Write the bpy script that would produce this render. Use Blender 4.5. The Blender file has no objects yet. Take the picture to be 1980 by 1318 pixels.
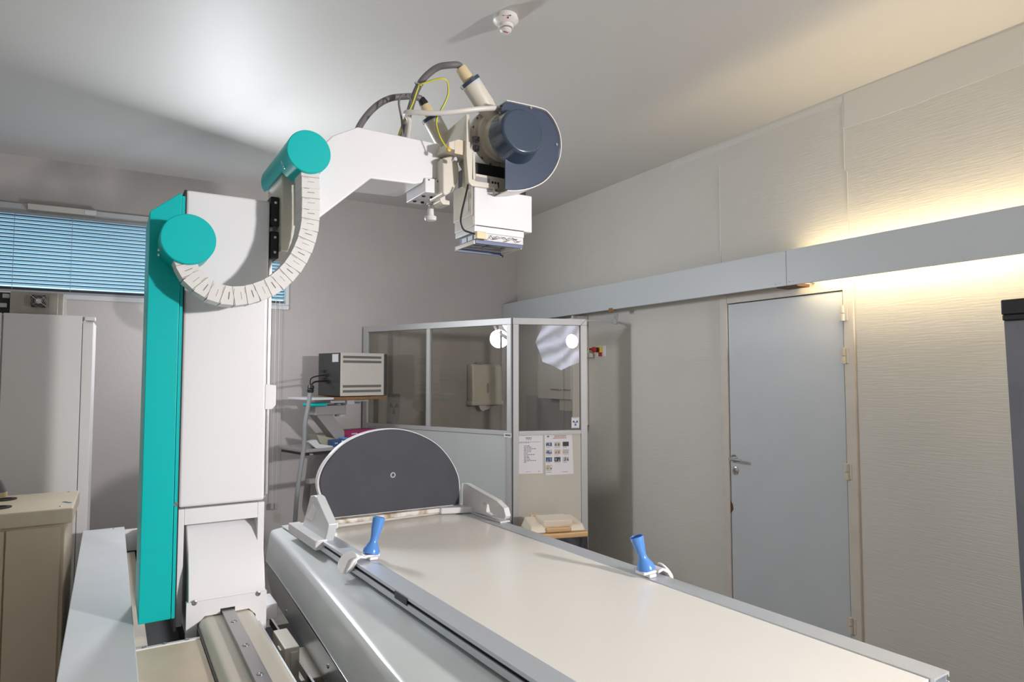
import bpy, bmesh, math, random
from mathutils import Vector, Matrix
from math import sin, cos, pi, radians as R, sqrt, atan2
random.seed(7)
SC = bpy.context.scene
COL = SC.collection

# ------------------------------------------------------------------ camera
EYE = 1.57; PITCH = R(2.97); YAW = R(30); FPX = 1270.0
cd = bpy.data.cameras.new('camera'); cd.sensor_width = 36; cd.lens = FPX / 1980 * 36
cd.clip_start = 0.05; cd.clip_end = 200
cam = bpy.data.objects.new('camera', cd); COL.objects.link(cam)
cam.location = (0, 0, EYE); cam.rotation_euler = (pi / 2 + PITCH, 0, -YAW)
SC.camera = cam
# ------------------------------------------------------------------ world, lights, exposure
W = bpy.data.worlds.new('world'); SC.world = W; W.use_nodes = True
bg = W.node_tree.nodes['Background']; bg.inputs[0].default_value = (0.60, 0.83, 0.96, 1); bg.inputs[1].default_value = 1.8
SC.view_settings.view_transform = 'Standard'; SC.view_settings.look = 'None'
SC.view_settings.gamma = 1; SC.view_settings.exposure = 0.12
LIGHT_A = Vector((2.76, -1.75, 2.10))      # photo lamp behind the camera, right
LIGHT_B = Vector((0.47, 4.80, 2.10))       # photo lamp behind the column
def area(name, loc, tgt, size, power, col):
    d = bpy.data.lights.new(name, 'AREA'); d.shape = 'DISK'; d.size = size; d.energy = power; d.color = col
    o = bpy.data.objects.new(name, d); COL.objects.link(o); o.location = loc
    o.rotation_euler = (Vector(tgt) - Vector(loc)).to_track_quat('-Z', 'Y').to_euler()
    return o
area('lamp_light_front', LIGHT_A + Vector((.14, .12, .03)), (0.30, 2.6, 1.20), 0.22, 74, (1.0, .97, .945)).data.spread = R(118)
area('lamp_light_back', LIGHT_B + Vector((.02, -.10, .08)), (1.5, 2.6, 2.15), 0.30, 33, (.90, .95, 1.0))
pl = bpy.data.lights.new('back_wall_fill_light', 'POINT'); pl.energy = 24; pl.shadow_soft_size = .10; pl.color = (.93, .94, 1.0)  # added point light to brighten the back wall around the rear lamp
po = bpy.data.objects.new('back_wall_fill_light', pl); COL.objects.link(po); po.location = LIGHT_B + Vector((0, .02, -.14))
TUBE_STRENGTH = 44; DOME_A = 5.0; DOME_B = 3.0

# ------------------------------------------------------------------ frames and helpers
class Frame:
    def __init__(s, az, o=(0, 0)):
        a = R(az); s.v = Vector((sin(a), cos(a), 0)); s.u = Vector((cos(a), -sin(a), 0)); s.o = Vector((o[0], o[1], 0))
    def __call__(s, u, v, z): return s.o + s.u * u + s.v * v + Vector((0, 0, z))
CAMP = Vector((0, 0, EYE))
_F = Vector((cos(PITCH) * sin(YAW), cos(PITCH) * cos(YAW), sin(PITCH)))
_U = Vector((-sin(PITCH) * sin(YAW), -sin(PITCH) * cos(YAW), cos(PITCH))); _R = Vector((cos(YAW), -sin(YAW), 0))
def meas(x, y, fr, axis, d):
    """sight line measured on the photograph, met with a plane of the frame -> (u, v, z) in metres"""
    r = _F + _R * ((x - 990) / FPX) + _U * ((659 - y) / FPX)
    n = {'u': fr.u, 'v': fr.v, 'z': Vector((0, 0, 1))}[axis]
    t = (d + fr.o.dot(n) - CAMP.dot(n)) / r.dot(n); p = CAMP + r * t - fr.o
    return (p.dot(fr.u), p.dot(fr.v), p.z)
Wd = Frame(0); T = Frame(-4.0); S = Frame(-1.4)
def vp(fr, v, pts): return [(lambda q: (q[0], q[2]))(meas(x, y, fr, 'v', v)) for x, y in pts]   # (u,z) list on plane v
def up(fr, u, pts): return [(lambda q: (q[1], q[2]))(meas(x, y, fr, 'u', u)) for x, y in pts]   # (v,z) list on plane u

def mat(name, col, rough=.5, metal=0, bump=0, bscale=40, spec=.5, var=0, vscale=3, emis=None, es=0, coat=0, bstretch=None, col2=None):
    m = bpy.data.materials.new(name); m.use_nodes = True; nt = m.node_tree; b = nt.nodes['Principled BSDF']
    b.inputs['Base Color'].default_value = (*col, 1); b.inputs['Roughness'].default_value = rough
    b.inputs['Metallic'].default_value = metal; b.inputs['Specular IOR Level'].default_value = spec
    b.inputs['Coat Weight'].default_value = coat
    tc = nt.nodes.new('ShaderNodeTexCoord')
    if var or col2:
        n = nt.nodes.new('ShaderNodeTexNoise'); n.inputs['Scale'].default_value = vscale; n.inputs['Detail'].default_value = 5
        nt.links.new(tc.outputs['Object'], n.inputs['Vector'])
        cr = nt.nodes.new('ShaderNodeValToRGB')
        c2 = col2 if col2 else tuple(c * (1 - var) for c in col)
        cr.color_ramp.elements[0].color = (*c2, 1); cr.color_ramp.elements[0].position = .35
        cr.color_ramp.elements[1].color = (*col, 1); cr.color_ramp.elements[1].position = .6
        nt.links.new(n.outputs[0], cr.inputs[0]); nt.links.new(cr.outputs[0], b.inputs['Base Color'])
    if bump:
        n = nt.nodes.new('ShaderNodeTexNoise'); n.inputs['Scale'].default_value = bscale; n.inputs['Detail'].default_value = 4
        if bstretch:
            mp = nt.nodes.new('ShaderNodeMapping'); mp.inputs['Scale'].default_value = bstretch
            nt.links.new(tc.outputs['Object'], mp.inputs[0]); nt.links.new(mp.outputs[0], n.inputs['Vector'])
        else: nt.links.new(tc.outputs['Object'], n.inputs['Vector'])
        bp = nt.nodes.new('ShaderNodeBump'); bp.inputs['Strength'].default_value = bump; bp.inputs['Distance'].default_value = .006
        nt.links.new(n.outputs[0], bp.inputs['Height']); nt.links.new(bp.outputs[0], b.inputs['Normal'])
    if emis:
        b.inputs['Emission Color'].default_value = (*emis, 1); b.inputs['Emission Strength'].default_value = es
    return m
def glass(name, tint, refl):
    m = bpy.data.materials.new(name); m.use_nodes = True; nt = m.node_tree
    for n in list(nt.nodes): nt.nodes.remove(n)
    o = nt.nodes.new('ShaderNodeOutputMaterial'); t = nt.nodes.new('ShaderNodeBsdfTransparent'); t.inputs[0].default_value = (*tint, 1)
    g = nt.nodes.new('ShaderNodeBsdfGlossy'); g.inputs['Roughness'].default_value = 0.0; mx = nt.nodes.new('ShaderNodeMixShader')
    fr = nt.nodes.new('ShaderNodeFresnel'); ge = nt.nodes.new('ShaderNodeNewGeometry'); ma = nt.nodes.new('ShaderNodeMapRange')
    ma.inputs['To Min'].default_value = refl; ma.inputs['To Max'].default_value = 1 / refl      # same reflection from both sides of the pane
    nt.links.new(ge.outputs['Backfacing'], ma.inputs['Value']); nt.links.new(ma.outputs[0], fr.inputs[0])
    nt.links.new(fr.outputs[0], mx.inputs[0]); nt.links.new(t.outputs[0], mx.inputs[1]); nt.links.new(g.outputs[0], mx.inputs[2])
    nt.links.new(mx.outputs[0], o.inputs[0]); return m

M = dict(
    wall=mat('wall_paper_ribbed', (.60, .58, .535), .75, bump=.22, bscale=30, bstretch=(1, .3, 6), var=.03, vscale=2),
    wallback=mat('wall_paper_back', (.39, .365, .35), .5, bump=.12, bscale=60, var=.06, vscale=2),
    smooth=mat('smooth_filler_paint', (.63, .61, .57), .7),
    ceil=mat('ceiling_paint', (.58, .57, .55), .55, bump=.02, bscale=20),
    floor=mat('floor_lino', (.30, .28, .25), .4, var=.2, vscale=12),
    door=mat('door_paint_grey', (.52, .545, .57), .45, bump=.02, bscale=15, var=.03, vscale=4),
    frame=mat('door_frame_paint', (.60, .55, .49), .5, var=.08, vscale=9),
    fascia=mat('grey_fascia', (.53, .56, .58), .42, bump=.02, bscale=10),
    white=mat('machine_white', (.79, .77, .785), .32, bump=.012, bscale=220),
    white2=mat('machine_white_gloss', (.79, .775, .78), .2, var=.03, vscale=14),
    cream=mat('machine_cream', (.70, .65, .56), .32, bump=.012, bscale=150),
    beige=mat('beige_metal', (.66, .55, .42), .4, bump=.02, bscale=120, var=.05, vscale=5),
    beige2=mat('beige_top', (.72, .61, .46), .38, bump=.02, bscale=120, var=.08, vscale=6),
    teal=mat('teal_paint', (.0, .47, .465), .36, spec=.3, bump=.02, bscale=260),
    greywhite=mat('table_body_grey', (.70, .73, .73), .22, var=.05, vscale=3),
    tablegrey=mat('trough_grey_top', (.72, .75, .78), .33, var=.04, vscale=4),
    top=mat('tabletop_laminate', (.86, .82, .76), .22, var=.02, vscale=2),
    alu=mat('brushed_aluminium', (.66, .69, .74), .42, .55, bump=.03, bscale=60, bstretch=(30, 1, 30)),
    alupaint=mat('booth_frame_metal', (.43, .43, .43), .48, .25),
    steel=mat('steel', (.42, .41, .42), .3, .9, bump=.05, bscale=40),
    chrome=mat('chrome', (.75, .75, .76), .12, 1),
    dark=mat('black_plastic', (.012, .012, .014), .4),
    pit=mat('dark_interior', (.015, .016, .016), .7),
    navy=mat('navy_cover', (.035, .058, .095), .22, coat=.4),
    navyflat=mat('navy_plate', (.035, .055, .10), .4),
    bluebar=mat('blue_tray_bar', (.10, .13, .25), .35),
    foot=mat('grey_leatherette', (.062, .064, .078), .6, spec=.3, bump=.04, bscale=150, var=.12, vscale=6),
    worn=mat('worn_edge_paint', (.74, .71, .66), .35, col2=(.33, .22, .11), vscale=18),
    blue=mat('blue_plastic', (.10, .28, .70), .25),
    cableg=mat('grey_cable', (.17, .155, .16), .45),
    hose=mat('grey_hose', (.26, .27, .28), .4, bump=.2, bscale=90, bstretch=(.1, .1, 6)),
    cordw=mat('white_tube', (.72, .68, .64), .35),
    yellow=mat('earth_yellow', (.75, .70, .03), .4), green=mat('earth_green', (.02, .16, .07), .4),
    plug=mat('cream_plug', (.74, .60, .36), .4),
    slat=mat('blind_slat', (.50, .62, .70), .35),
    paper=mat('paper', (.72, .70, .74), .6), ink=mat('ink', (.05, .05, .07), .7), redink=mat('red_ink', (.42, .10, .07), .7),
    boothpanel=mat('booth_panel', (.44, .46, .45), .28, var=.04, vscale=2),
    boothpanel2=mat('booth_panel_warm', (.55, .52, .46), .26, var=.04, vscale=2),
    disp=mat('dispenser_plastic', (.60, .56, .48), .28), smoke=mat('smoke_plastic', (.72, .69, .65), .4),
    tan=mat('tan_plastic', (.58, .36, .17), .35), lid=mat('bin_lid', (.66, .57, .46), .38),
    bag=mat('bin_bag', (.01, .01, .014), .18, bump=.6, bscale=14),
    grey=mat('mid_grey_paint', (.30, .29, .29), .4), lgrey=mat('light_grey_paint', (.46, .47, .48), .35),
    monwhite=mat('monitor_case', (.56, .54, .50), .4), mondark=mat('monitor_back', (.035, .035, .035), .4),
    wood=mat('chipboard_edge', (.26, .13, .055), .6, var=.3, vscale=60),
    magenta=mat('magenta_card', (.30, .015, .11), .4), olive=mat('olive_plastic', (.33, .34, .25), .35),
    boxblue=mat('blue_card', (.03, .07, .20), .4), film=mat('plastic_film', (.62, .64, .66), .2),
    cab=mat('wall_cabinet_paint', (.60, .58, .54), .4), fabric=mat('grey_fabric_screen', (.17, .175, .20), .5, bump=.6, bscale=7, var=.15, vscale=4),
    white3=mat('white_cabinet', (.66, .65, .65), .38, bump=.012, bscale=150),
    metalraw=mat('galvanised_panel', (.40, .37, .33), .4, .5, var=.1, vscale=20),
    red=mat('red_plastic', (.42, .02, .03), .3), yel=mat('yellow_plastic', (.65, .42, .03), .35),
    label=mat('printed_label', (.62, .64, .66), .4), symblue=mat('symbol_blue', (.02, .12, .30), .5), symgrey=mat('symbol_grey', (.30, .31, .36), .5),
    brownchip=mat('bare_wood_chip', (.10, .04, .02), .7), winframe=mat('window_frame_metal', (.30, .31, .34), .4, .3),
    tube=mat('fluorescent', (.9, .9, .9), .4, emis=(1.0, .78, .45), es=TUBE_STRENGTH),
    domeA=mat('lit_umbrella_fabric', (.8, .8, .85), .6, bump=.5, bscale=5, emis=(.72, .76, 1.0), es=DOME_A),
    domeB=mat('lit_reflector_fabric', (.8, .8, .8), .6, emis=(.95, .97, 1.0), es=DOME_B),
    bulb=mat('flash_bulb', (.9, .9, .9), .4, emis=(1, 1, 1), es=60),
    glass=glass('booth_glass', (.89, .88, .85), 1.5), wglass=glass('window_glass', (.85, .95, 1.0), 1.45),
    ventband=mat('vent_band', (.14, .135, .125), .6),
    slatshade=mat('blind_slat_edge_shade', (.05, .09, .11), .4),  # shadow along each slat's room edge, painted as a dark strip
    wallwhite=mat('wall_bounce_white', (.80, .77, .72), .7),  # white chosen so the unseen walls bounce fill light into the room
    chainp=mat('chain_plastic', (.70, .68, .66), .4, var=.05, vscale=12), chaingap=mat('chain_gap', (.16, .13, .11), .6),
    perspex=glass('collimator_perspex', (.9, .9, .9), 1.6),
)
# translucent share for blind slats
def _dome():  # fold shading of the umbrella painted into its glow as wave bands
    m = M['domeA']; nt = m.node_tree; b = nt.nodes['Principled BSDF']; tc = nt.nodes.new('ShaderNodeTexCoord'); mp = nt.nodes.new('ShaderNodeMapping')
    mp.inputs['Scale'].default_value = (1, 1, 1); mp.inputs['Rotation'].default_value = (0, R(35), 0)
    w = nt.nodes.new('ShaderNodeTexWave'); w.inputs['Scale'].default_value = 1.6; w.inputs['Distortion'].default_value = 7; w.inputs['Detail'].default_value = 3; w.bands_direction = 'Z'
    cr = nt.nodes.new('ShaderNodeMapRange'); cr.inputs['To Min'].default_value = DOME_A * .55; cr.inputs['To Max'].default_value = DOME_A * 1.7
    nt.links.new(tc.outputs['Object'], mp.inputs[0]); nt.links.new(mp.outputs[0], w.inputs['Vector']); nt.links.new(w.outputs['Fac'], cr.inputs['Value']); nt.links.new(cr.outputs[0], b.inputs['Emission Strength'])
_dome()
def _slat():
    m = M['slat']; nt = m.node_tree; b = nt.nodes['Principled BSDF']; o = [n for n in nt.nodes if n.type == 'OUTPUT_MATERIAL'][0]
    t = nt.nodes.new('ShaderNodeBsdfTranslucent'); t.inputs[0].default_value = (.74, .80, .84, 1); mx = nt.nodes.new('ShaderNodeMixShader'); mx.inputs[0].default_value = .8
    nt.links.new(b.outputs[0], mx.inputs[1]); nt.links.new(t.outputs[0], mx.inputs[2]); nt.links.new(mx.outputs[0], o.inputs[0])
_slat()

WL = {}
def thing(name, loc, label, cat, group=None, kind=None):
    o = bpy.data.objects.new(name, None); COL.objects.link(o); o.location = loc; o.empty_display_size = .1
    WL[o.name] = Vector(loc); tag(o, label, cat, group, kind); return o
def tag(o, label=None, cat=None, group=None, kind=None):
    if label: o['label'] = label
    if cat: o['category'] = cat
    if group: o['group'] = group
    if kind: o['kind'] = kind
    return o

class MB:
    def __init__(s): s.v = []; s.f = []; s.m = []
    def add(s, vs, fs, mi=0):
        k = len(s.v); s.v += [Vector(p) for p in vs]; s.f += [[i + k for i in f] for f in fs]; s.m += [mi] * len(fs); return s
    def box(s, fr, u0, u1, v0, v1, z0, z1, mi=0):
        p = [fr(u, v, z) for z in (z0, z1) for v in (v0, v1) for u in (u0, u1)]
        return s.add(p, [(0, 2, 3, 1), (4, 5, 7, 6), (0, 1, 5, 4), (2, 6, 7, 3), (0, 4, 6, 2), (1, 3, 7, 5)], mi)
    def prism(s, a, b, mi=0):          # two matching loops
        n = len(a); return s.add(list(a) + list(b), [list(range(n))[::-1], list(range(n, 2 * n))] + [(i, (i + 1) % n, n + (i + 1) % n, n + i) for i in range(n)], mi)
    def pv(s, fr, pts, v0, v1, mi=0): return s.prism([fr(u, v0, z) for u, z in pts], [fr(u, v1, z) for u, z in pts], mi)
    def pu(s, fr, pts, u0, u1, mi=0): return s.prism([fr(u0, v, z) for v, z in pts], [fr(u1, v, z) for v, z in pts], mi)
    def pz(s, fr, pts, z0, z1, mi=0): return s.prism([fr(u, v, z0) for u, v in pts], [fr(u, v, z1) for u, v in pts], mi)
    def lathe(s, a, axis, prof, n=32, mi=0, capends=True):   # prof: (t along axis, r)
        axis = Vector(axis).normalized(); a = Vector(a); h = Vector((0, 0, 1)) if abs(axis.z) < .9 else Vector((1, 0, 0))
        e1 = axis.cross(h).normalized(); e2 = axis.cross(e1); vs = []
        for t, r in prof: vs += [a + axis * t + e1 * (r * cos(2 * pi * i / n)) + e2 * (r * sin(2 * pi * i / n)) for i in range(n)]
        fs = []
        for k in range(len(prof) - 1): fs += [(k * n + i, k * n + (i + 1) % n, (k + 1) * n + (i + 1) % n, (k + 1) * n + i) for i in range(n)]
        if capends: fs += [list(range(n))[::-1], list(range((len(prof) - 1) * n, len(prof) * n))]
        return s.add(vs, fs, mi)
    def cyl(s, a, b, r, n=24, mi=0, r2=None):
        a = Vector(a); b = Vector(b); L = (b - a).length; return s.lathe(a, b - a, [(0, r), (L, r if r2 is None else r2)], n, mi)
    def tubep(s, pts, r, n=12, mi=0, sub=6, smooth=0):
        P = spline([Vector(p) for p in pts], sub)
        for _ in range(smooth): P = [P[0]] + [(P[i - 1] + P[i] * 2 + P[i + 1]) / 4 for i in range(1, len(P) - 1)] + [P[-1]]
        k0 = len(P); vs = []; e1 = None
        for i, p in enumerate(P):
            t = (P[min(i + 1, k0 - 1)] - P[max(i - 1, 0)]).normalized()
            if e1 is None: e1 = t.orthogonal().normalized()
            e1 = (e1 - t * e1.dot(t)).normalized(); e2 = t.cross(e1)
            vs += [p + e1 * (r * cos(2 * pi * j / n)) + e2 * (r * sin(2 * pi * j / n)) for j in range(n)]
        fs = [(k * n + i, k * n + (i + 1) % n, (k + 1) * n + (i + 1) % n, (k + 1) * n + i) for k in range(k0 - 1) for i in range(n)]
        fs += [list(range(n))[::-1], list(range((k0 - 1) * n, k0 * n))]
        return s.add(vs, fs, mi)
    def build(s, name, mats, parent=None, bevel=0, label=None, seg=2, ang=32):
        if not isinstance(mats, (list, tuple)): mats = [mats]
        lo = Vector([min(p[i] for p in s.v) for i in range(3)]); hi = Vector([max(p[i] for p in s.v) for i in range(3)])
        c = (lo + hi) / 2
        if parent is None: c.z = lo.z
        me = bpy.data.meshes.new(name); me.from_pydata([p - c for p in s.v], [], s.f)
        for m in mats: me.materials.append(M[m] if isinstance(m, str) else m)
        for p, i in zip(me.polygons, s.m): p.material_index = i
        bm = bmesh.new(); bm.from_mesh(me); bmesh.ops.recalc_face_normals(bm, faces=bm.faces); bm.to_mesh(me); bm.free()
        me.shade_smooth()
        if not bevel: me.set_sharp_from_angle(angle=R(ang))
        o = bpy.data.objects.new(name, me); COL.objects.link(o); WL[o.name] = c.copy()
        if parent is not None: o.parent = parent; o.location = c - WL[parent.name]
        else: o.location = c
        if bevel:
            b = o.modifiers.new('bevel', 'BEVEL'); b.width = bevel; b.segments = seg; b.limit_method = 'ANGLE'; b.angle_limit = R(38)
            w = o.modifiers.new('normals', 'WEIGHTED_NORMAL'); w.keep_sharp = False
        if label: o['label'] = label
        return o
def spline(P, sub=6):
    if len(P) < 3: return P
    out = []
    for i in range(len(P) - 1):
        p0 = P[max(i - 1, 0)]; p1 = P[i]; p2 = P[i + 1]; p3 = P[min(i + 2, len(P) - 1)]
        for k in range(sub):
            t = k / sub; out.append(.5 * ((2 * p1) + (p2 - p0) * t + (2 * p0 - 5 * p1 + 4 * p2 - p3) * t * t + (3 * p1 - p0 - 3 * p2 + p3) * t ** 3))
    return out + [P[-1]]
def struct(mb, name, m, **k): return tag(mb.build(name, m, **k), kind='structure')
def arc(cx, cz, r, a0, a1, n): return [(cx + r * cos(R(a0 + (a1 - a0) * i / n)), cz + r * sin(R(a0 + (a1 - a0) * i / n))) for i in range(n + 1)]
def screw(parent, p, axis, r=.006, name='screw', m='steel'):
    axis = Vector(axis).normalized(); return MB().lathe(Vector(p) - axis * .002, axis, [(0, r), (.004, r), (.005, r * .8), (.005, r * .45), (.003, r * .4)], 14).build(name, m, parent)

# ================================================================== ROOM
XR, YB, XL, YF, H = 3.42, 5.81, -2.3, -2.4, 3.15
WX0, WX1, WZ0, WZ1 = -1.45, 1.145, 2.125, 2.80
struct(MB().box(Wd, XL, XR, YF, YB, -.1, 0), 'floor', 'floor')
struct(MB().box(Wd, XL - .2, XR + .2, YF - .2, YB + .3, H, H + .1), 'ceiling', 'ceil')
DY0, DY1, DZ = 2.23, 3.05, 2.04
m = MB().box(Wd, XR, XR + .15, YF, DY0 - .06, 0, H).box(Wd, XR, XR + .15, DY1 + .06, YB, 0, H).box(Wd, XR, XR + .15, DY0 - .06, DY1 + .06, DZ + .06, H)
wr = struct(m, 'wall_right', 'wall')
struct(MB().box(Wd, XL - .15, XL, YF, YB, 0, H), 'wall_left', 'wallwhite')
struct(MB().box(Wd, XL, XR, YF - .15, YF, 0, H), 'wall_front', 'wallwhite')
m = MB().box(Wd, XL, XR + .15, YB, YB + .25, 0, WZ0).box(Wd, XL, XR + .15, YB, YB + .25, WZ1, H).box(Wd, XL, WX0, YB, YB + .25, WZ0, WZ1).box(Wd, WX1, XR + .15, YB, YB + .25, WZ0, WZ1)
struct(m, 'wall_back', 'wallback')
# wallpaper strips and seams on the right wall
def rw(pts, x=XR): return [(lambda q: (q[1], q[2]))(meas(a, b, Wd, 'u', x)) for a, b in pts]
m = MB().pu(Wd, rw([(1632, 182), (1632, 248), (1720, 220), (1850, 172), (1980, 124), (1980, 48)]), XR - .0022, XR + .001)
m.pu(Wd, rw([(1300, 316), (1300, 327), (1629, 197), (1629, 186)]), XR - .0022, XR + .001)
m.build('smooth_strip', 'smooth', wr)
m = MB()
for pl in ([(1630, 204), (1631, 330)], [(1638, 330), (1643, 450)], [(1391, 320), (1395, 515)]):
    a = rw(pl); m.box(Wd, XR - .003, XR + .001, a[0][0] - .002, a[0][0] + .002, min(a[0][1], a[1][1]), max(a[0][1], a[1][1]))
m.build('paper_seam', 'smooth', wr)
# window
w = thing('window_1', (0, YB, WZ0), None, None, kind='structure')
m = MB(); fb = .055
m.box(Wd, WX0, WX1, YB - .02, YB + .06, WZ0, WZ0 + fb * .7).box(Wd, WX0, WX1, YB - .02, YB + .06, WZ1 - fb * 1.5, WZ1)
m.box(Wd, WX0, WX0 + fb, YB - .02, YB + .06, WZ0 + fb * .7, WZ1 - fb * 1.5).box(Wd, WX1 - .035, WX1, YB - .02, YB + .06, WZ0 + fb * .7, WZ1 - fb * 1.5).box(Wd, .42, .50, YB + .02, YB + .08, WZ0, WZ1)
m.build('window_frame', 'lgrey', w, bevel=.004)
MB().box(Wd, WX0 + .02, WX1 - .02, YB + .09, YB + .096, WZ0 + .02, WZ1 - .02).build('window_pane', 'wglass', w)
MB().box(Wd, WX0 + .04, WX1 - .03, YB - .012, YB + .01, WZ0 + .035, WZ0 + .075).build('lower_rail', 'winframe', w, bevel=.003)
# vent on top of window frame
a = vp(Wd, YB - .03, [(54, 395), (187, 408)])
v = thing('ventilation_grille', (-.47, YB - .05, 2.76), 'pale rectangular ventilation slot on the window frame above the blind', 'vent')
MB().box(Wd, a[0][0], a[1][0], YB - .05, YB - .02, 2.757, 2.80).build('grille_body', 'monwhite', v, bevel=.004)
MB().box(Wd, a[1][0] - .075, a[1][0] - .005, YB - .053, YB - .049, 2.762, 2.795).build('grille_shutter', 'label', v, bevel=.002)
# venetian blind
bl = thing('venetian_blind', (0, YB - .03, 2.18), 'light blue venetian blind with daylight behind it, across the back window', 'blind')
z = 2.700; k = 0; BX0, BX1 = WX0 + .06, 1.098
MB().box(Wd, BX0, BX1, YB - .05, YB - .022, 2.715, 2.735).build('head_rail', 'winframe', bl)
while z > 2.205:
    t = R(60 + 5 * sin(k * 2.3)); dx = .0125; cs, sn = cos(t), sin(t); y_ = YB - .037
    f_ = lambda a, b=0: (y_ + a * cs + b, z - a * sn)
    MB().pu(Wd, [f_(-dx * .28), f_(0, -.0004), f_(dx), f_(dx, .0007), f_(0, .0003), f_(-dx * .28, .0007)], BX0, BX1, 0).pu(Wd, [f_(-dx, -.0004), f_(-dx * .28, -.0004), f_(-dx * .28, .0009), f_(-dx, .0009)], BX0, BX1, 1).build('slat', ['slat', 'slatshade'], bl); z -= .0268; k += 1
MB().box(Wd, BX0, BX1, YB - .048, YB - .024, 2.178, 2.192).build('bottom_rail', 'dark', bl)
for x in (-.752, -.43 + .02, .10, .52, 1.03):
    MB().box(Wd, x - .0015, x + .0015, YB - .054, YB - .052, 2.18, 2.72).build('ladder_cord', 'winframe', bl)
# pull cords right of column
pc = thing('blind_pull_cord', (1.07, 5.74, .85), 'thin blind cords with two small weights hanging right of the column', 'cord')
for px in (526, 533.5):
    q = meas(px, 975, Wd, 'v', 5.74); MB().box(Wd, q[0] - .002, q[0] + .002, 5.738, 5.742, q[2], 2.2).build('cord', 'lgrey', pc)
    MB().box(Wd, q[0] - .013, q[0] + .013, 5.73, 5.75, q[2] - .04, q[2] + .01).build('weight', 'grey', pc, bevel=.003)

# door
d = thing('door_1', (XR, (DY0 + DY1) / 2, 0), None, None, kind='structure')
MB().box(Wd, XR - .004, XR + .04, DY0 + .004, DY1 - .004, .005, DZ - .003).build('door_panel', 'door', d, bevel=.002)
m = MB().box(Wd, XR - .012, XR + .15, DY1 + .002, DY1 + .062, 0, DZ + .06).box(Wd, XR - .012, XR + .15, DY0 - .062, DY0 - .002, 0, DZ + .06).box(Wd, XR - .012, XR + .15, DY0 - .002, DY1 + .002, DZ + .002, DZ + .06)
m.build('door_frame', 'frame', d, bevel=.003)
MB().box(Wd, XR + .045, XR + .15, DY0, DY1, 0, DZ).build('door_stop', 'pit', d)
for py in (605, 688, 912, 1207):
    q = meas(1636, py, Wd, 'u', XR - .02)
    MB().cyl((XR - .018, DY0 - .004, q[2] - .042), (XR - .018, DY0 - .004, q[2] - .003), .011, 14).cyl((XR - .018, DY0 - .004, q[2] + .002), (XR - .018, DY0 - .004, q[2] + .045), .011, 14).box(Wd, XR - .0155, XR, DY0 - .03, DY0 + .02, q[2] - .04, q[2] + .042).build('hinge', 'frame', d, bevel=.001)
q = meas(1421, 886, Wd, 'u', XR); hy, hz = q[1], q[2]
m = MB().cyl((XR, hy, hz), (XR - .009, hy, hz), .026).cyl((XR - .005, hy, hz), (XR - .05, hy, hz), .010)
m.tubep([(XR - .05, hy, hz), (XR - .054, hy - .02, hz), (XR - .054, hy - .095, hz)], .0095, 14); m.box(Wd, XR - .012, XR, hy - .01, hy + .035, hz - .006, hz + .006)
m.build('door_handle', 'chrome', d, label='chrome lever handle')
q = meas(1423, 909, Wd, 'u', XR); MB().lathe((XR - .001, q[1], q[2]), (-1, 0, 0), [(0, .026), (.009, .026), (.011, .022), (.011, .012), (.014, .011)], 28).build('door_lock', 'chrome', d, label='round chrome lock')
a = rw([(1413, 968), (1417, 975), (1418, 985), (1413, 992)], XR - .005); MB().pu(Wd, a, XR - .0055, XR - .003).build('paint_chip', 'brownchip', d, label='chipped brown patch on the door edge')

# fascia (light cove) and its lamps
FX = 3.24; FZ0, FZ1 = 2.083, 2.287
q = meas(1520, 520, Wd, 'u', FX); FY = q[1]
lc = thing('light_cove', (FX, 2.5, FZ0), 'long grey box fascia running along the right wall above the door', 'lighting cove')
MB().box(Wd, FX, FX + .018, FY + .0015, YB - .002, FZ0, FZ1).build('fascia_board', 'fascia', lc, bevel=.002)
MB().box(Wd, FX, FX + .018, YF + .3, FY - .0015, FZ0, FZ1).build('fascia_board', 'fascia', lc, bevel=.002)
for y in (FY + .04, FY - .05, 5.2, 4.2, .6):
    MB().box(Wd, FX + .018, XR, y - .012, y + .012, FZ0 + .02, FZ1 - .03).build('bracket', 'lgrey', lc)
q = meas(1524, 561, Wd, 'u', FX + .06); MB().box(Wd, FX + .02, FX + .13, q[1] - .09, q[1] + .05, FZ0 - .006, FZ0 + .01).build('wood_block', 'brownchip', lc)
for px, pz in ((1499, 549), (1508, 547), (1527, 545), (1535, 543)):
    q = meas(px, pz, Wd, 'u', FX); screw(lc, (FX, q[1], q[2]), (-1, 0, 0), .005, 'screw', 'fascia')
for n_, (y0, y1) in enumerate(((1.28, 2.50), (-.05, 1.2))):
    t = thing('fluorescent_lamp', (3.33, (y0 + y1) / 2, 2.15), ('warm white fluorescent lamp inside the cove next to the door top', 'warm white fluorescent lamp inside the cove at the right edge')[n_], 'lamp', 'fluorescent lamps in the cove')
    MB().cyl((3.335, y0, 2.182), (3.335, y1, 2.182), .013, 16).build('lamp_tube', 'tube', t)
    MB().box(Wd, 3.385, 3.417, y0 - .03, y1 + .03, 2.15, 2.22).box(Wd, 3.32, 3.385, y0 - .028, y0 - .003, 2.16, 2.20).box(Wd, 3.32, 3.385, y1 + .003, y1 + .028, 2.16, 2.20).build('batten', 'white', t)
q = meas(1181, 600, Wd, 'u', FX); tag(MB().box(Wd, FX - .004, FX + .03, q[1] - .022, q[1] + .022, FZ0 - .02, FZ0 + .012).build('wooden_peg', 'wood'), 'small bare wood peg under the grey fascia above the wall bracket', 'peg')

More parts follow.
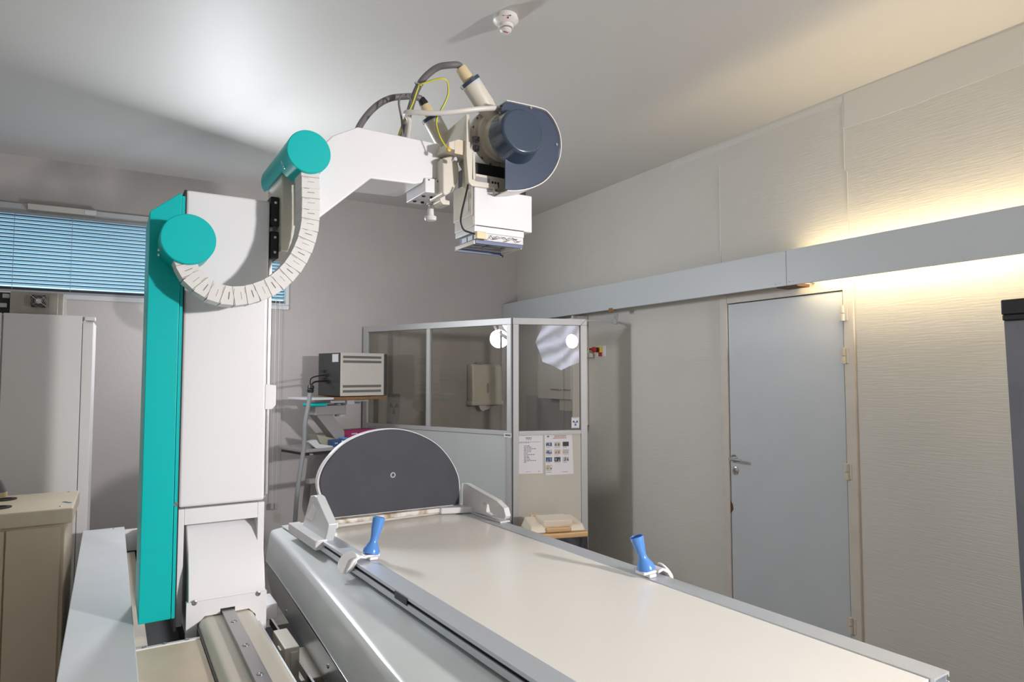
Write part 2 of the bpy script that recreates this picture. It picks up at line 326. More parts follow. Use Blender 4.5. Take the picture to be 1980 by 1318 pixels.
# smoke detector
q = meas(978, 32, Wd, 'z', H); sd = thing('smoke_detector', (q[0], q[1], H - .085), 'round white smoke detector with a red light on the ceiling', 'smoke detector')
c = Vector((q[0], q[1], H))
MB().lathe(c, (0, 0, -1), [(0, .052), (.012, .052), (.013, .056), (.022, .056), (.038, .040), (.040, .034)], 40).build('detector_base', 'smoke', sd)
MB().lathe(c, (0, 0, -1), [(.038, .034), (.052, .033), (.054, .030)], 32).build('detector_collar', 'smoke', sd)
MB().lathe(c, (0, 0, -1), [(.050, .022), (.060, .022)], 24).build('detector_chamber', 'dark', sd)
MB().lathe(c, (0, 0, -1), [(.058, .026), (.066, .026), (.074, .018), (.077, .002)], 32).build('detector_cap', 'smoke', sd)
fd = (CAMP - c); fd.z = 0; fd.normalize(); sd2 = Vector((-fd.y, fd.x, 0))
MB().lathe(c + fd * .047 + sd2 * .010 + Vector((0, 0, -.030)), (fd + Vector((0, 0, -.8))), [(0, .004), (.003, .004)], 10).build('indicator_light', 'red', sd)
m = MB()
for i in range(6): p = c + fd * (.052) + sd2 * (-.012 + i * .0065) + Vector((0, 0, -.0235)); m.box(Wd, p.x - .0018, p.x + .0018, p.y - .0018, p.y + .0018, p.z - .002, p.z + .002)
m.build('printed_lettering', 'ink', sd)
p = c + Vector((0, 0, -.0745)) + fd * .010; MB().box(Wd, p.x - .010, p.x + .010, p.y - .0025, p.y + .0025, p.z - .002, p.z + .003).build('red_mark', 'red', sd)

# ================================================================== BACK LEFT: white cabinet, fan unit, beige cabinet
wc = thing('electrical_cabinet', (-.7, 4.9, 0), 'tall white steel cabinet against the back wall under the blind', 'cabinet')
XC = -.206
MB().box(Wd, -1.25, XC, 4.605, 4.92, .08, 1.885).build('cabinet_body', 'white3', wc, bevel=.004)
MB().box(Wd, -1.25, XC, 4.62, 4.90, 0, .08).build('plinth', 'dark', wc)
MB().box(Wd, -.632, -.262, 4.59, 4.606, .10, 1.918).build('door', 'white3', wc, bevel=.003)
MB().box(Wd, -1.24, -.640, 4.59, 4.606, .10, 1.918).build('door', 'white3', wc, bevel=.003)
MB().box(Wd, -.259, XC, 4.592, 4.606, .10, 1.878).build('corner_strip', 'white3', wc, bevel=.003)
MB().box(Wd, -.252, -.196, 4.575, 4.64, 1.888, 1.914).build('corner_cap', 'white3', wc, bevel=.006)
MB().box(Wd, -1.25, -.255, 4.61, 4.92, 1.885, 1.915).build('roof_panel', 'white3', wc, bevel=.003)
fu = thing('fan_unit', (-.48, 4.72, 1.92), 'open metal electronics unit with a black fan on top of the white cabinet', 'electronic unit')
a = vp(Wd, 4.62, [(20, 563), (113, 567)])
FU0, FU1 = a[0][0], a[1][0]
MB().box(Wd, FU0, FU1, 4.62, 4.64, 1.92, 2.045).build('front_plate', 'metalraw', fu, bevel=.002)
MB().box(Wd, FU1, FU1 + .025, 4.63, 4.85, 1.92, 2.045).build('side_plate', 'metalraw', fu, bevel=.002)
MB().box(Wd, FU0 - .3, FU0, 4.66, 4.84, 1.92, 2.04).build('open_rack', 'dark', fu)
a = vp(Wd, 4.61, [(75, 582)])[0]; fc = Vector((a[0], 4.62, a[1]))
MB().box(Wd, fc.x - .036, fc.x + .036, 4.598, 4.62, fc.z - .034, fc.z + .034).build('fan_housing', 'dark', fu, bevel=.004)
m = MB()
for r in (.012, .020, .028, .034):
    m.tubep([(fc.x + r * cos(2 * pi * i / 20), 4.593, fc.z + r * sin(2 * pi * i / 20)) for i in range(21)], .0009, 6, sub=1)
for s_ in (-1, 1): m.cyl((fc.x - .036 * s_, 4.593, fc.z - .03), (fc.x + .036 * s_, 4.593, fc.z + .03), .001, 6)
m.build('fan_guard', 'chrome', fu); MB().cyl((fc.x, 4.596, fc.z), (fc.x, 4.600, fc.z), .015).build('fan_hub', 'label', fu)
m = MB()
for ix, x in enumerate((-.066, -.058, -.05, -.042, .046)):
    if x > 0: m.build('vent_holes', 'dark', fu); m = MB()
    for j in range(8): m.box(Wd, fc.x + x - .0015, fc.x + x + .0015, 4.6185, 4.621, fc.z - .028 + j * .008 - .0015, fc.z - .028 + j * .008 + .0015)
m.build('vent_holes', 'dark', fu)
for px, py, rr in ((12, 572, .016), (6, 590, .018)):
    a = vp(Wd, 4.65, [(px, py)])[0]; MB().box(Wd, a[0] - rr, a[0] + rr, 4.64, 4.66, a[1] - .012, a[1] + .012).build('connector', 'lgrey', fu, bevel=.003)

bc = thing('transformer_cabinet', (-.5, 3.9, 0), 'low beige metal generator cabinet in front of the white one', 'cabinet')
BX = -.222
MB().box(Wd, -1.0, BX - .03, 3.70, 4.20, 0, .885).build('cabinet_body', 'beige', bc, bevel=.004)
MB().pz(Wd, [(-1.02, 3.67), (BX, 3.695), (BX - .005, 4.235), (-1.02, 4.235)], .885, .955).build('lid', 'beige2', bc, bevel=.008)
MB().box(Wd, -.99, -.475, 3.688, 3.702, .02, .875).build('side_panel', 'beige', bc, bevel=.002)
MB().box(Wd, -.468, BX - .045, 3.688, 3.702, .02, .875).build('side_panel', 'beige', bc, bevel=.002)
for px, py in ((8, 965), (-4, 981)):
    q = meas(px, py, Wd, 'z', .957); MB().lathe((q[0], q[1], .955), (0, 0, 1), [(0, .052), (.004, .052), (.004, .034), (.001, .033)], 30).build('cable_gland', 'dark', bc)
for px, py in ((133, 950), (117, 978)): q = meas(px, py, Wd, 'z', .957); screw(bc, (q[0], q[1], .955), (0, 0, 1), .006)
q = meas(130, 970, Wd, 'z', .957); m = MB()
for i in range(5): m.box(Frame(-35, (q[0], q[1])), -.008 - .001 * (i % 2), .006 + .003 * (i % 2), -.03 + i * .013, -.021 + i * .013, .9552, .9560)
m.build('lettering', 'symblue', bc, label='small blue lettering on the lid')
q = meas(3, 962, Wd, 'z', .957); hc = thing('generator_cable', (q[0], q[1], .957), 'dark cable with cream collar plugged into the beige cabinet lid', 'cable')
MB().cyl((q[0], q[1], .958), (q[0], q[1], .985), .024).build('cable_collar', 'plug', hc, bevel=.002)
MB().lathe((q[0], q[1], .985), (-.25, 0, 1), [(0, .023), (.03, .018), (.06, .012)], 20).tubep([(q[0] - .012, q[1], 1.03), (q[0] - .06, q[1], 1.08), (q[0] - .16, q[1] + .02, 1.02), (q[0] - .3, q[1] + .05, .97)], .011).build('cable_sheath', 'cableg', hc)

# ================================================================== CONTROL BOOTH
P0 = Vector((1.81, 5.79, 0)); P1 = Vector((2.497, 4.318, 0)); P2 = Vector((3.056, 4.138, 0))
def frame_from(a, b):
    d = (b - a).normalized(); f = Frame(0); f.u = d; f.v = Vector((-d.y, d.x, 0)); f.o = Vector((a.x, a.y, 0)); return f, (b - a).length
A_, LA = frame_from(P0, P1); B_, LB = frame_from(P1, P2)
ZT, ZS, ZG0, ZG1 = 2.005, 1.115, 1.148, 1.955
bo = thing('control_booth', (2.45, 4.6, 0), 'grey metal radiation control booth with glass upper panels in the far corner', 'booth')
def bar(fr, a0, a1, z0, z1, name, mt='alupaint', v0=-.02, v1=.02, lab=None): return MB().box(fr, a0, a1, v0, v1, z0, z1).build(name, mt, bo, bevel=.002, label=lab)
bar(A_, 0, LA, ZG1, ZT, 'top_rail'); bar(B_, 0, LB, ZG1, ZT, 'top_rail')
bar(A_, 0, .055, 0, ZG1, 'post'); bar(A_, LA - .04, LA - .002, 0, ZG1, 'post'); bar(B_, .002, .045, 0, ZG1, 'post', 'alupaint'); bar(B_, LB - .05, LB, 0, ZG1, 'post')
q = meas(830, 730, A_, 'v', 0); gx = q[0]
bar(A_, gx - .018, gx + .018, ZG0, ZG1, 'mullion'); bar(A_, .055, LA - .04, ZS, ZG0, 'sill_rail'); bar(B_, .045, LB - .05, ZS, ZG0, 'sill_rail')
bar(A_, .055, LA - .04, .02, ZS, 'lower_panel', 'boothpanel', -.012, .012); bar(B_, .045, LB - .05, .02, ZS, 'lower_panel', 'boothpanel2', -.012, .012)
for f_, a0, a1 in ((A_, .055, gx - .018), (A_, gx + .018, LA - .04), (B_, .045, LB - .05)):
    MB().box(f_, a0, a1, .0, .005, ZG0, ZG1).build('glass_pane', 'glass', bo)
m = MB().box(B_, LB - .048, LB - .0475, -.021, -.0195, ZG1, ZT)
a_, b_ = B_(LB - .05, -.0207, ZG1 + .001), B_(LB - .003, -.0207, ZT - .001); m.cyl(a_, b_, .0012, 6).build('mitre_joint', 'dark', bo)
br0 = Vector((P2.x, P2.y, ZT - .01)); q = meas(1190, 622, Wd, 'u', XR - .01)
m = MB().cyl(br0, (XR - .02, q[1], q[2]), .007, 10); m.box(Wd, XR - .008, XR, q[1] - .022, q[1] + .022, q[2] - .015, q[2] + .065).box(Wd, XR - .04, XR, q[1] - .012, q[1] + .012, q[2] - .018, q[2] + .02)
m.build('wall_brace', 'lgrey', bo, label='thin brace tying the booth to the wall')
q = meas(982, 841, A_, 'v', -.02); m = MB().box(A_, q[0] - .035, q[0] + .03, -.0225, -.012, q[2] - .017, q[2] + .014, 0)
for i in range(5): m.box(A_, q[0] - .022 + i * .01, q[0] - .015 + i * .01, -.0235, -.0224, q[2] - .006, q[2] + .006, 1)
m.build('maker_plate', ['label', 'ink'], bo)
# radiation sticker
def trefoil(fr, cu, cz, w, h, v, name, label, ink, base, parent=None):
    m = MB().box(fr, cu - w / 2, cu + w / 2, v - .001, v, cz - h / 2, cz + h / 2, 0); r = w * .36
    for k in range(3):
        a = R(30 + 120 * k + 0) if False else R((30, 150, 270)[k])
        pts = [(cu + r * .28 * cos(a - .5), cz + r * .28 * sin(a - .5)), (cu + r * cos(a - .42), cz + r * sin(a - .42)), (cu + r * 1.08 * cos(a), cz + r * 1.08 * sin(a)), (cu + r * cos(a + .42), cz + r * sin(a + .42)), (cu + r * .28 * cos(a + .5), cz + r * .28 * sin(a + .5))]
        m.pv(fr, pts, v - .0016, v - .0008, 1)
    m.pv(fr, arc(cu, cz, r * .17, 0, 345, 12), v - .0016, v - .0008, 1)
    for s_ in (-1, 1):
        for i in range(6): m.box(fr, cu - w * .40 + i * w * .135, cu - w * .31 + i * w * .135, v - .0014, v - .0008, cz + s_ * h * .44 - .0012, cz + s_ * h * .44 + .0012, 1)
    return tag(m.build(name, [base, ink]), label, 'sign')
a = meas(1105, 817, B_, 'v', -.001); b = meas(1120, 817, B_, 'v', -.001)
trefoil(B_, (a[0] + b[0]) / 2, a[2], .062, .082, -.0005, 'radiation_sign', 'small white sticker with blue radiation symbol in the booth window corner', 'symblue', 'paper')
qa = meas(762, 788, A_, 'v', .01); trefoil(A_, qa[0], qa[2], .15, .24, .0075, 'radiation_sign', 'grey radiation symbol sheet on the left booth glass beside the monitor', 'symgrey', 'lgrey')
# papers
def sheet(pxs, name, label, fill):
    pts = [(lambda q: (q[0], q[2]))(meas(x, y, B_, 'v', -.0135)) for x, y in pxs]
    t = thing(name, B_(pts[0][0], -.0135, pts[2][1]), label, 'paper')
    MB().pv(B_, pts, -.0150, -.0138).build('sheet', 'paper', t)
    u0, z1 = pts[0]; u1 = pts[1][0]; z0 = pts[3][1]
    fill(t, lambda x: u0 + (u1 - u0) * x, lambda y: z1 - (z1 - z0) * y); return t
def f1(t, X, Y):
    m = MB(); rnd = random.Random(3)
    def line(x0, x1, y, h=.0022):
        x = x0
        while x < x1 - .01:
            l = min(rnd.uniform(.03, .09), x1 - x); m.box(B_, X(x), X(x + l), -.0156, -.0149, Y(y) - h, Y(y) + h); x += l + .018
    line(.12, .28, .02, .0016); line(.40, .60, .105, .003); line(.40, .60, .145, .0016); line(.12, .9, .205, .0012); line(.12, .52, .225, .0012)
    for i, l in enumerate((.21, .28, .42, .25, .25, .14, .37, .16, .20, .22, .44, .09)): line(.33, .33 + l, .30 + i * .0375, .0020)
    line(.4, .6, .955, .001); line(.83, .88, .95, .0015)
    m.build('printed_text', 'ink', t)
def f2(t, X, Y):
    m = MB(); rnd = random.Random(5); cols = ['ink', 'redink', 'grey', 'boxblue', 'tan', 'olive', 'yel', 'lgrey', 'foot', 'symblue', 'lid']
    for i in range(3):
        x = .36 - (.04 if i == 2 else 0)
        while x < .77: m.box(B_, X(x), X(x + .05), -.0156, -.0149, Y(.045 + i * .03) - .0022, Y(.045 + i * .03) + .0022, 1); x += .062
    m.pv(B_, [(X(.14) + .009 * cos(R(k * 40)), Y(.06) + .006 * sin(R(k * 40))) for k in range(9)], -.0156, -.0149, 9)
    palette = [(0, 9, 0), (5, 0, 6), (0, 0, 8), (3, 9, 3), (4, 1, 4), (6, 5, 7), (8, 5, 9), (0, 7, 8), (7, 1, 3), (6, 10, 0)]
    for k in range(10):
        cx = .17 + .30 * (k % 3); cy = .25 + .185 * (k // 3)
        m.box(B_, X(cx - .11), X(cx + .11), -.0154, -.0149, Y(cy + .055), Y(cy - .055), palette[k][2] if k in (2, 5, 6, 7) else 7)
        if k == 9:
            for dx, c_ in ((-.05, 6), (.07, 10)):
                m.pv(B_, [(X(cx + dx) + .0085 * cos(R(j * 36)), Y(cy - .01) + .0095 * sin(R(j * 36))) for j in range(10)], -.0158, -.0153, c_); m.box(B_, X(cx + dx) - .0035, X(cx + dx) + .0035, -.0158, -.0153, Y(cy + .05), Y(cy + .02), 0)
        else:
            for j in range(6):
                x = cx - .1 + j * .034; h = rnd.uniform(.02, .085); y0 = cy + .05 - rnd.uniform(0, .02)
                m.box(B_, X(x), X(x + .030), -.0160 + j * .00005, -.0153, Y(y0), Y(y0 - h), palette[k][j % 3])
        m.box(B_, X(cx - .10), X(cx + .04 + .05 * (k % 2)), -.0156, -.0149, Y(cy + .078) - .0012, Y(cy + .078) + .0012, 0 if k in (2, 8, 9) else 1)
    for x0, x1 in ((.08, .26), (.64, .84)):
        m.box(B_, X(x0), X(x1), -.0156, -.0149, Y(.93) - .0012, Y(.93) + .0012, 0)
    m.build('printed_pictures', cols, t)
sheet([(995, 839), (1049.5, 838), (1049.5, 915), (995, 916)], 'notice_sheet', 'white typed notice sheet taped on the booth, left of the picture sheet', f1)
sheet([(1052, 839), (1106, 838), (1109, 915.5), (1055, 918.5)], 'picture_sheet', 'white sheet with rows of small colour pictures taped on the booth', f2)

# things behind the glass
q0 = meas(912, 703, Wd, 'v', YB - .1); q1 = meas(970, 780, Wd, 'v', YB - .1)
pd = thing('paper_towel_dispenser', ((q0[0] + q1[0]) / 2, YB - .05, q1[2]), 'cream wall-mounted paper towel dispenser seen through the booth glass', 'dispenser')
u0, u1, z0, z1 = q0[0], q1[0], q1[2], q0[2]
MB().pu(Wd, [(YB, z0), (YB - .11, z0), (YB - .125, z0 + .03), (YB - .11, z1 - .03), (YB - .08, z1), (YB, z1)], u0, u1).build('dispenser_body', 'disp', pd, bevel=.015, seg=4)
m = MB().pv(Wd, [((u0 + u1) / 2 + .013 * cos(R(a)), z0 + .155 + .05 * sin(R(a))) for a in range(0, 360, 18)], YB - .127, YB - .118); m.build('level_window', 'grey', pd, bevel=.002)
MB().box(Wd, u0 - .008, u1 + .008, YB - .128, YB, z0 - .012, z0 + .03).build('lower_lip', 'disp', pd, bevel=.01)
MB().box(Wd, u0 + .07, u0 + .12, YB - .09, YB - .05, z1 - .003, z1 + .018).build('lock', 'grey', pd, bevel=.003)
m = MB()
for i in range(4): m.prism([Wd(u0 + .08 + .03 * i, YB - .09 + .01 * i, z0 - .01), Wd(u0 + .17 + .02 * i, YB - .07, z0 - .01), Wd(u0 + .14 + .02 * i, YB - .09, z0 - .07 + .008 * i), Wd(u0 + .10 + .02 * i, YB - .1, z0 - .055)], [Wd(u0 + .08 + .03 * i, YB - .088 + .01 * i, z0 - .01), Wd(u0 + .17 + .02 * i, YB - .068, z0 - .01), Wd(u0 + .14 + .02 * i, YB - .088, z0 - .07 + .008 * i), Wd(u0 + .10 + .02 * i, YB - .098, z0 - .055)])
m.build('paper_towel', 'paper', pd)
CX = 3.25
ya = meas(1040, 700, Wd, 'u', CX)[1]; yb = meas(1088.5, 700, Wd, 'u', CX)[1]; yc = meas(1104, 700, Wd, 'u', CX)[1]
zc0 = meas(1040, 769, Wd, 'u', CX)[2]; zc1 = 2.06
hc = thing('wall_cabinet', (3.26, (ya + yc) / 2, zc0), 'grey two-door wall cabinet hung on the right wall behind the booth glass', 'cabinet')
yd = yc
MB().box(Wd, CX + .018, XR, yd, ya, zc0, zc1).build('cabinet_body', 'cab', hc, bevel=.002)
MB().box(Wd, CX, CX + .017, yb + .002, ya, zc0, zc1).build('door', 'cab', hc, bevel=.002); MB().box(Wd, CX, CX + .017, yd, yb - .002, zc0, zc1).build('door', 'cab', hc, bevel=.002)
for y0, y1 in ((yb + .03, yb + .17), (yd + .01, yb - .02)): MB().tubep([(CX, y0, zc0 + .085), (CX - .02, y0 + .01, zc0 + .085), (CX - .02, y1 - .01, zc0 + .085), (CX, y1, zc0 + .085)], .005, 8, sub=3).build('handle', 'steel', hc)
MB().box(Wd, CX + .005, XR - .002, yd - .018, yd, 1.14, zc1 + .02).build('end_panel', 'cab', hc, bevel=.002)
MB().box(Wd, CX + .03, XR, yd, yb + .10, zc0 - .10, zc0).build('under_shelf', 'cab', hc, bevel=.002)
tag(MB().box(Wd, XR - .018, XR - .002, yd, 5.62, .9, 1.37).build('splashback', 'lgrey'), 'grey splashback board on the wall under the wall cabinet', 'board')

# emergency stop and key switch
q = meas(1161, 679, Wd, 'u', XR); es = thing('emergency_stop_button', (XR, q[1], q[2]), 'red mushroom emergency stop on a yellow plate beside the booth', 'switch')
MB().box(Wd, XR - .006, XR, q[1] - .075, q[1] + .05, q[2] - .045, q[2] + .045).build('back_plate', 'white', es, bevel=.004)
MB().box(Wd, XR - .03, XR - .006, q[1] - .035, q[1] + .03, q[2] - .012, q[2] + .038).build('yellow_plate', 'yel', es, bevel=.004)
MB().box(Wd, XR - .012, XR - .006, q[1] - .033, q[1] + .015, q[2] - .042, q[2] - .014).build('red_plate', 'red', es, bevel=.002)
MB().lathe((XR - .03, q[1] + .0, q[2] + .012), (-1, 0, 0), [(0, .019), (.02, .019)], 20).build('button_collar', 'dark', es)
MB().lathe((XR - .05, q[1] + .0, q[2] + .012), (-1, 0, 0), [(0, .013), (.012, .013), (.014, .024), (.028, .024), (.034, .017)], 24).build('button_head', 'red', es)
q = meas(1141, 681, Wd, 'u', XR); ks = thing('key_switch', (XR, q[1], q[2]), 'white key switch box with a hanging key beside the booth post', 'switch')
MB().box(Wd, XR - .05, XR, q[1] - .05, q[1] + .05, q[2] - .045, q[2] + .035, 0).box(Wd, XR - .052, XR, q[1] - .05, q[1] + .05, q[2] + .018, q[2] + .038, 1).build('switch_box', ['disp', 'tan'], ks, bevel=.003)
MB().cyl((XR - .05, q[1] + .005, q[2] - .01), (XR - .056, q[1] + .005, q[2] - .01), .009).build('key_lock', 'dark', ks)
MB().box(Wd, XR - .058, XR - .055, q[1] - .06, q[1] - .045, q[2] - .055, q[2] - .005).build('key', 'steel', ks)

# waste bin
wb = thing('waste_bin', (2.66, 3.95, 0), 'tan pedal bin with beige lid and black bag, before the booth', 'bin')
Bf = Frame(15, (2.64, 3.78)); q0 = meas(1023, 1035, Bf, 'v', 0); q1 = meas(1138, 1032, Bf, 'v', 0); bu0, bu1, bz = q0[0], q1[0], (q0[2] + q1[2]) / 2
MB().pz(Bf, [(bu0, 0), (bu1, 0), (bu1, .27), (bu0, .27)], bz - .028, bz + .012).build('bin_rim', 'tan', wb, bevel=.01)
MB().prism([Bf(bu0 + .012, .01, bz + .012), Bf(bu1 - .012, .01, bz + .012), Bf(bu1 - .012, .26, bz + .012), Bf(bu0 + .012, .26, bz + .012)], [Bf(bu0 + .03, .03, bz + .062), Bf(bu1 - .03, .03, bz + .062), Bf(bu1 - .04, .24, bz + .085), Bf(bu0 + .04, .24, bz + .085)]).build('bin_lid', 'lid', wb, bevel=.012, seg=3)
cu = (bu0 + bu1) / 2
MB().box(Bf, cu - .09, cu + .09, -.004, .06, bz + .018, bz + .048, 0).box(Bf, cu - .105, cu + .105, .02, .22, bz + .05, bz + .094, 1).build('lid_handle', ['tan', 'lid'], wb, bevel=.006)
MB().cyl(Bf(cu - .13, .26, bz + .08), Bf(cu - .06, .26, bz + .08), .014, 12).build('lid_hinge', 'tan', wb)
MB().prism([Bf(bu0 + .05, .04, .02), Bf(bu1 - .05, .04, .02), Bf(bu1 - .05, .23, .02), Bf(bu0 + .05, .23, .02)], [Bf(bu0 + .015, .015, bz - .028), Bf(bu1 - .015, .015, bz - .028), Bf(bu1 - .015, .255, bz - .028), Bf(bu0 + .015, .255, bz - .028)]).build('bin_body', 'tan', wb)
m = MB(); n = 28; top = []; bot = []
for i in range(n):
    t = i / n; per = [(bu0 + .005, .005), (bu1 - .005, .005), (bu1 - .005, .265), (bu0 + .005, .265)]; k = int(t * 4); f_ = t * 4 - k; a_ = per[k]; b_ = per[(k + 1) % 4]
    uu, vv_ = a_[0] + (b_[0] - a_[0]) * f_, a_[1] + (b_[1] - a_[1]) * f_; o_ = .008 * sin(i * 2.6)
    top.append(Bf(uu, vv_, bz - .026)); bot.append(Bf(uu + (o_ if k % 2 else 0) + (.01 if uu > cu else -.01), vv_ - (o_ if not k % 2 else 0), bz - .30 + .03 * sin(i * 1.7)))
m.add(top + bot, [(i, (i + 1) % n, n + (i + 1) % n, n + i) for i in range(n)]); m.build('bin_bag', 'bag', wb)

# ================================================================== MONITOR ON ARM
Mf = Frame(-16, (1.432, 5.2))       # u along the case side, v away
D_ = .355
def mz(px, py, v=0): return meas(px, py, Mf, 'v', v)
mu1 = mz(748, 700)[0]; zt = mz(658, 681)[2]; zb = mz(655, 766)[2]
mo = thing('crt_monitor', Mf(mu1 / 2, .15, zb), 'boxy white and black tube monitor, seen from its side, on the wall-mounted shelf', 'monitor')
MB().box(Mf, 0, mu1 - .028, 0, .33, zb, zt).build('case', 'monwhite', mo, bevel=.003)
MB().box(Mf, mu1 - .028, mu1, -.004, .334, zb - .002, zt - .004).build('front_bezel', 'mondark', mo, bevel=.003)
MB().box(Mf, -.010, .001, .004, .326, zb, zt - .002).build('back_panel', 'mondark', mo, bevel=.002)
for zz in (zt - .035, zt - .072, zb + .038, zb + .078): MB().box(Mf, .02, mu1 - .055, -.0008, .001, zz - .010, zz + .010).build('vent_strip', 'ventband', mo)
MB().box(Mf, -.0115, -.0095, .02, .11, zt - .075, zt - .012).build('rating_label', 'label', mo)
m = MB()
for i in range(4): m.box(Mf, -.03, -.010, .16 + (i % 2) * .05, .20 + (i % 2) * .05, zb + .10 + .03 * i, zb + .118 + .03 * i)
m.build('connectors', 'dark', mo)
# shelf and arm
ms = thing('monitor_stand', (1.55, 5.6, 1.1), 'grey articulated wall arm with two shelves carrying the monitor and supplies', 'wall arm')
SF = Mf; zsh = zb - .004
x0 = mz(601, 769)[0]; x1 = mz(646, 769)[0]; x2 = mz(747, 769)[0]
MB().box(SF, x0 + .0, x1, 0.0, .36, zsh - .022, zsh - .004).build('shelf_tray', 'label', ms, bevel=.004)
MB().box(SF, x1, x2, -.01, .36, zsh - .026, zsh - .002).build('wooden_shelf', 'wood', ms, bevel=.001, label='brown chipboard shelf')
MB().box(SF, x1 + .0, x1 + .17, .05, .30, zsh - .050, zsh - .027).box(SF, x1 + .13, x2 - .12, .08, .13, zsh - .045, zsh - .027).box(SF, x1 + .13, x1 + .20, .02, .30, zsh - .062, zsh - .027).build('shelf_rail', 'lgrey', ms, bevel=.002)
a = mz(604, 783); b = mz(636, 783)
MB().box(SF, a[0], b[0], .02, .16, a[2] - .013, a[2] + .012).build('teal_pad', 'teal', ms, bevel=.011, seg=3, label='teal rubber end pad')
a0 = mz(607, 787, .1); a1 = mz(670, 800, .1)
MB().box(SF, a0[0], a1[0] - .02, .08, .24, a1[2], a0[2] + .01).build('upper_arm', 'grey', ms, bevel=.006)
MB().cyl(SF(a1[0] - .02, .16, a1[2] - .02), SF(a1[0] - .02, .16, zsh - .05), .045, 28).build('pivot_boss', 'lgrey', ms)
pts = vp(SF, .1, [(607, 797), (640, 797), (675, 845), (672, 853), (648, 848)]); MB().pv(SF, pts, .1, .22).build('diagonal_strut', 'grey', ms, bevel=.004)
l0 = meas(588, 868, SF, 'v', 0); l1 = meas(720, 876, SF, 'v', 0)
MB().box(SF, l0[0], l1[0], 0, .42, l0[2] - .03, l0[2] - .006).build('lower_tray', 'grey', ms, bevel=.004)
MB().box(SF, l0[0] + .02, l1[0], .01, .40, l0[2] - .052, l0[2] - .032).build('tray_runner', 'dark', ms)
a = meas(597, 879, SF, 'v', 0); MB().cyl(SF(a[0], -.006, a[2]), SF(a[0] + .03, -.006, a[2]), .010, 12).build('runner_end', 'chrome', ms, bevel=.001)
MB().pv(SF, vp(SF, .14, [(655, 845), (680, 845), (700, 990), (640, 990)]), .14, .5).build('support_column', 'grey', ms, bevel=.004)
a = meas(598, 931, SF, 'v', .0); MB().box(SF, a[0], a[0] + .3, .0, .05, a[2] - .016, a[2] + .016).build('lower_bracket', 'grey', ms)
zt_ = l0[2] - .006
# supplies on lower tray
a = mz(672, 833, .05); b = mz(735, 833, .05)
t = thing('magenta_box', SF(a[0], .2, zt_), 'magenta cardboard box standing on the lower shelf under the monitor', 'box')
MB().box(SF, a[0], b[0], .10, .24, zt_, a[2]).build('carton', 'magenta', t, bevel=.002)
m = MB()
for i in range(4): m.box(SF, a[0] + .07 + i * .014, a[0] + .08 + i * .014, .0985, .101, a[2] - .035, a[2] - .025)
m.build('lettering', 'paper', t)
t = thing('blue_box', SF(.1, .03, zt_), 'small dark blue carton with blue lid at the front of the lower shelf', 'box')
a = mz(645, 851, .02); b = mz(672, 868, .02); MB().box(SF, a[0], a[0] + .16, .02, .10, zt_, a[2]).build('carton', 'boxblue', t, bevel=.002)
m = MB(); 
for i in range(3): m.box(SF, a[0] + .012 + i * .009, a[0] + .018 + i * .009, .0185, .021, a[2] - .028, a[2] - .02, 0)
m.prism([SF(a[0] + .055, .0188, a[2] - .06), SF(a[0] + .065, .0188, a[2] - .06), SF(a[0] + .085, .0188, a[2] - .005), SF(a[0] + .075, .0188, a[2] - .005)], [SF(a[0] + .055, .021, a[2] - .06), SF(a[0] + .065, .021, a[2] - .06), SF(a[0] + .085, .021, a[2] - .005), SF(a[0] + .075, .021, a[2] - .005)])
m.build('lettering', 'paper', t); MB().box(SF, a[0] + .09, a[0] + .14, .03, .09, a[2], a[2] + .012).build('box_cap', 'blue', t, bevel=.003)
pts = vp(SF, .06, [(619, 841), (668, 851), (662, 856), (650, 866), (626, 858)])
t = MB().pv(SF, pts, .11, .26); tag(t.build('kidney_tray', 'olive', bevel=.003), 'olive green tray tipped up on the lower shelf behind the blue carton', 'tray')
pts = vp(SF, .03, [(596, 854), (612, 850), (618, 858), (645, 862), (645, 868), (610, 866)])
tag(MB().pv(SF, pts, .03, .09).build('plastic_wrapper', 'film', bevel=.002), 'crumpled clear plastic wrapper at the left end of the lower shelf', 'wrapper')
# hose
ho = thing('cable_hose', (1.2, 5.15, .55), 'grey ribbed cable hose hanging from the monitor down to the floor', 'hose')
hp = [(600, 757), (596, 785), (590, 820), (588, 860), (582, 900), (575, 950), (571, 1000), (569, 1040), (566, 1130)]
MB().tubep([SF(*meas(x, y, SF, 'v', -.05)) for x, y in hp], .0165, 14, sub=8).build('hose_sheath', 'hose', ho)
a = SF(*meas(600, 751, SF, 'v', -.05)); MB().lathe(a - Vector((0, 0, .03)), (.1, 0, 1), [(0, .022), (.02, .026), (.03, .021), (.034, .027), (.055, .022)], 12).build('cable_gland', 'dark', ho)
b = SF(*meas(619, 738, SF, 'u', -.02)); MB().tubep([a + Vector((0, 0, .02)), a + Vector((.02, .05, .08)), SF(-.035, .2, a.z + .10), SF(-.012, .2, a.z + .09)], .005, 8).tubep([a + Vector((.005, 0, .02)), a + Vector((.04, .03, .05)), SF(-.012, .18, a.z + .055)], .007, 8).build('cable_tail', 'dark', ho)

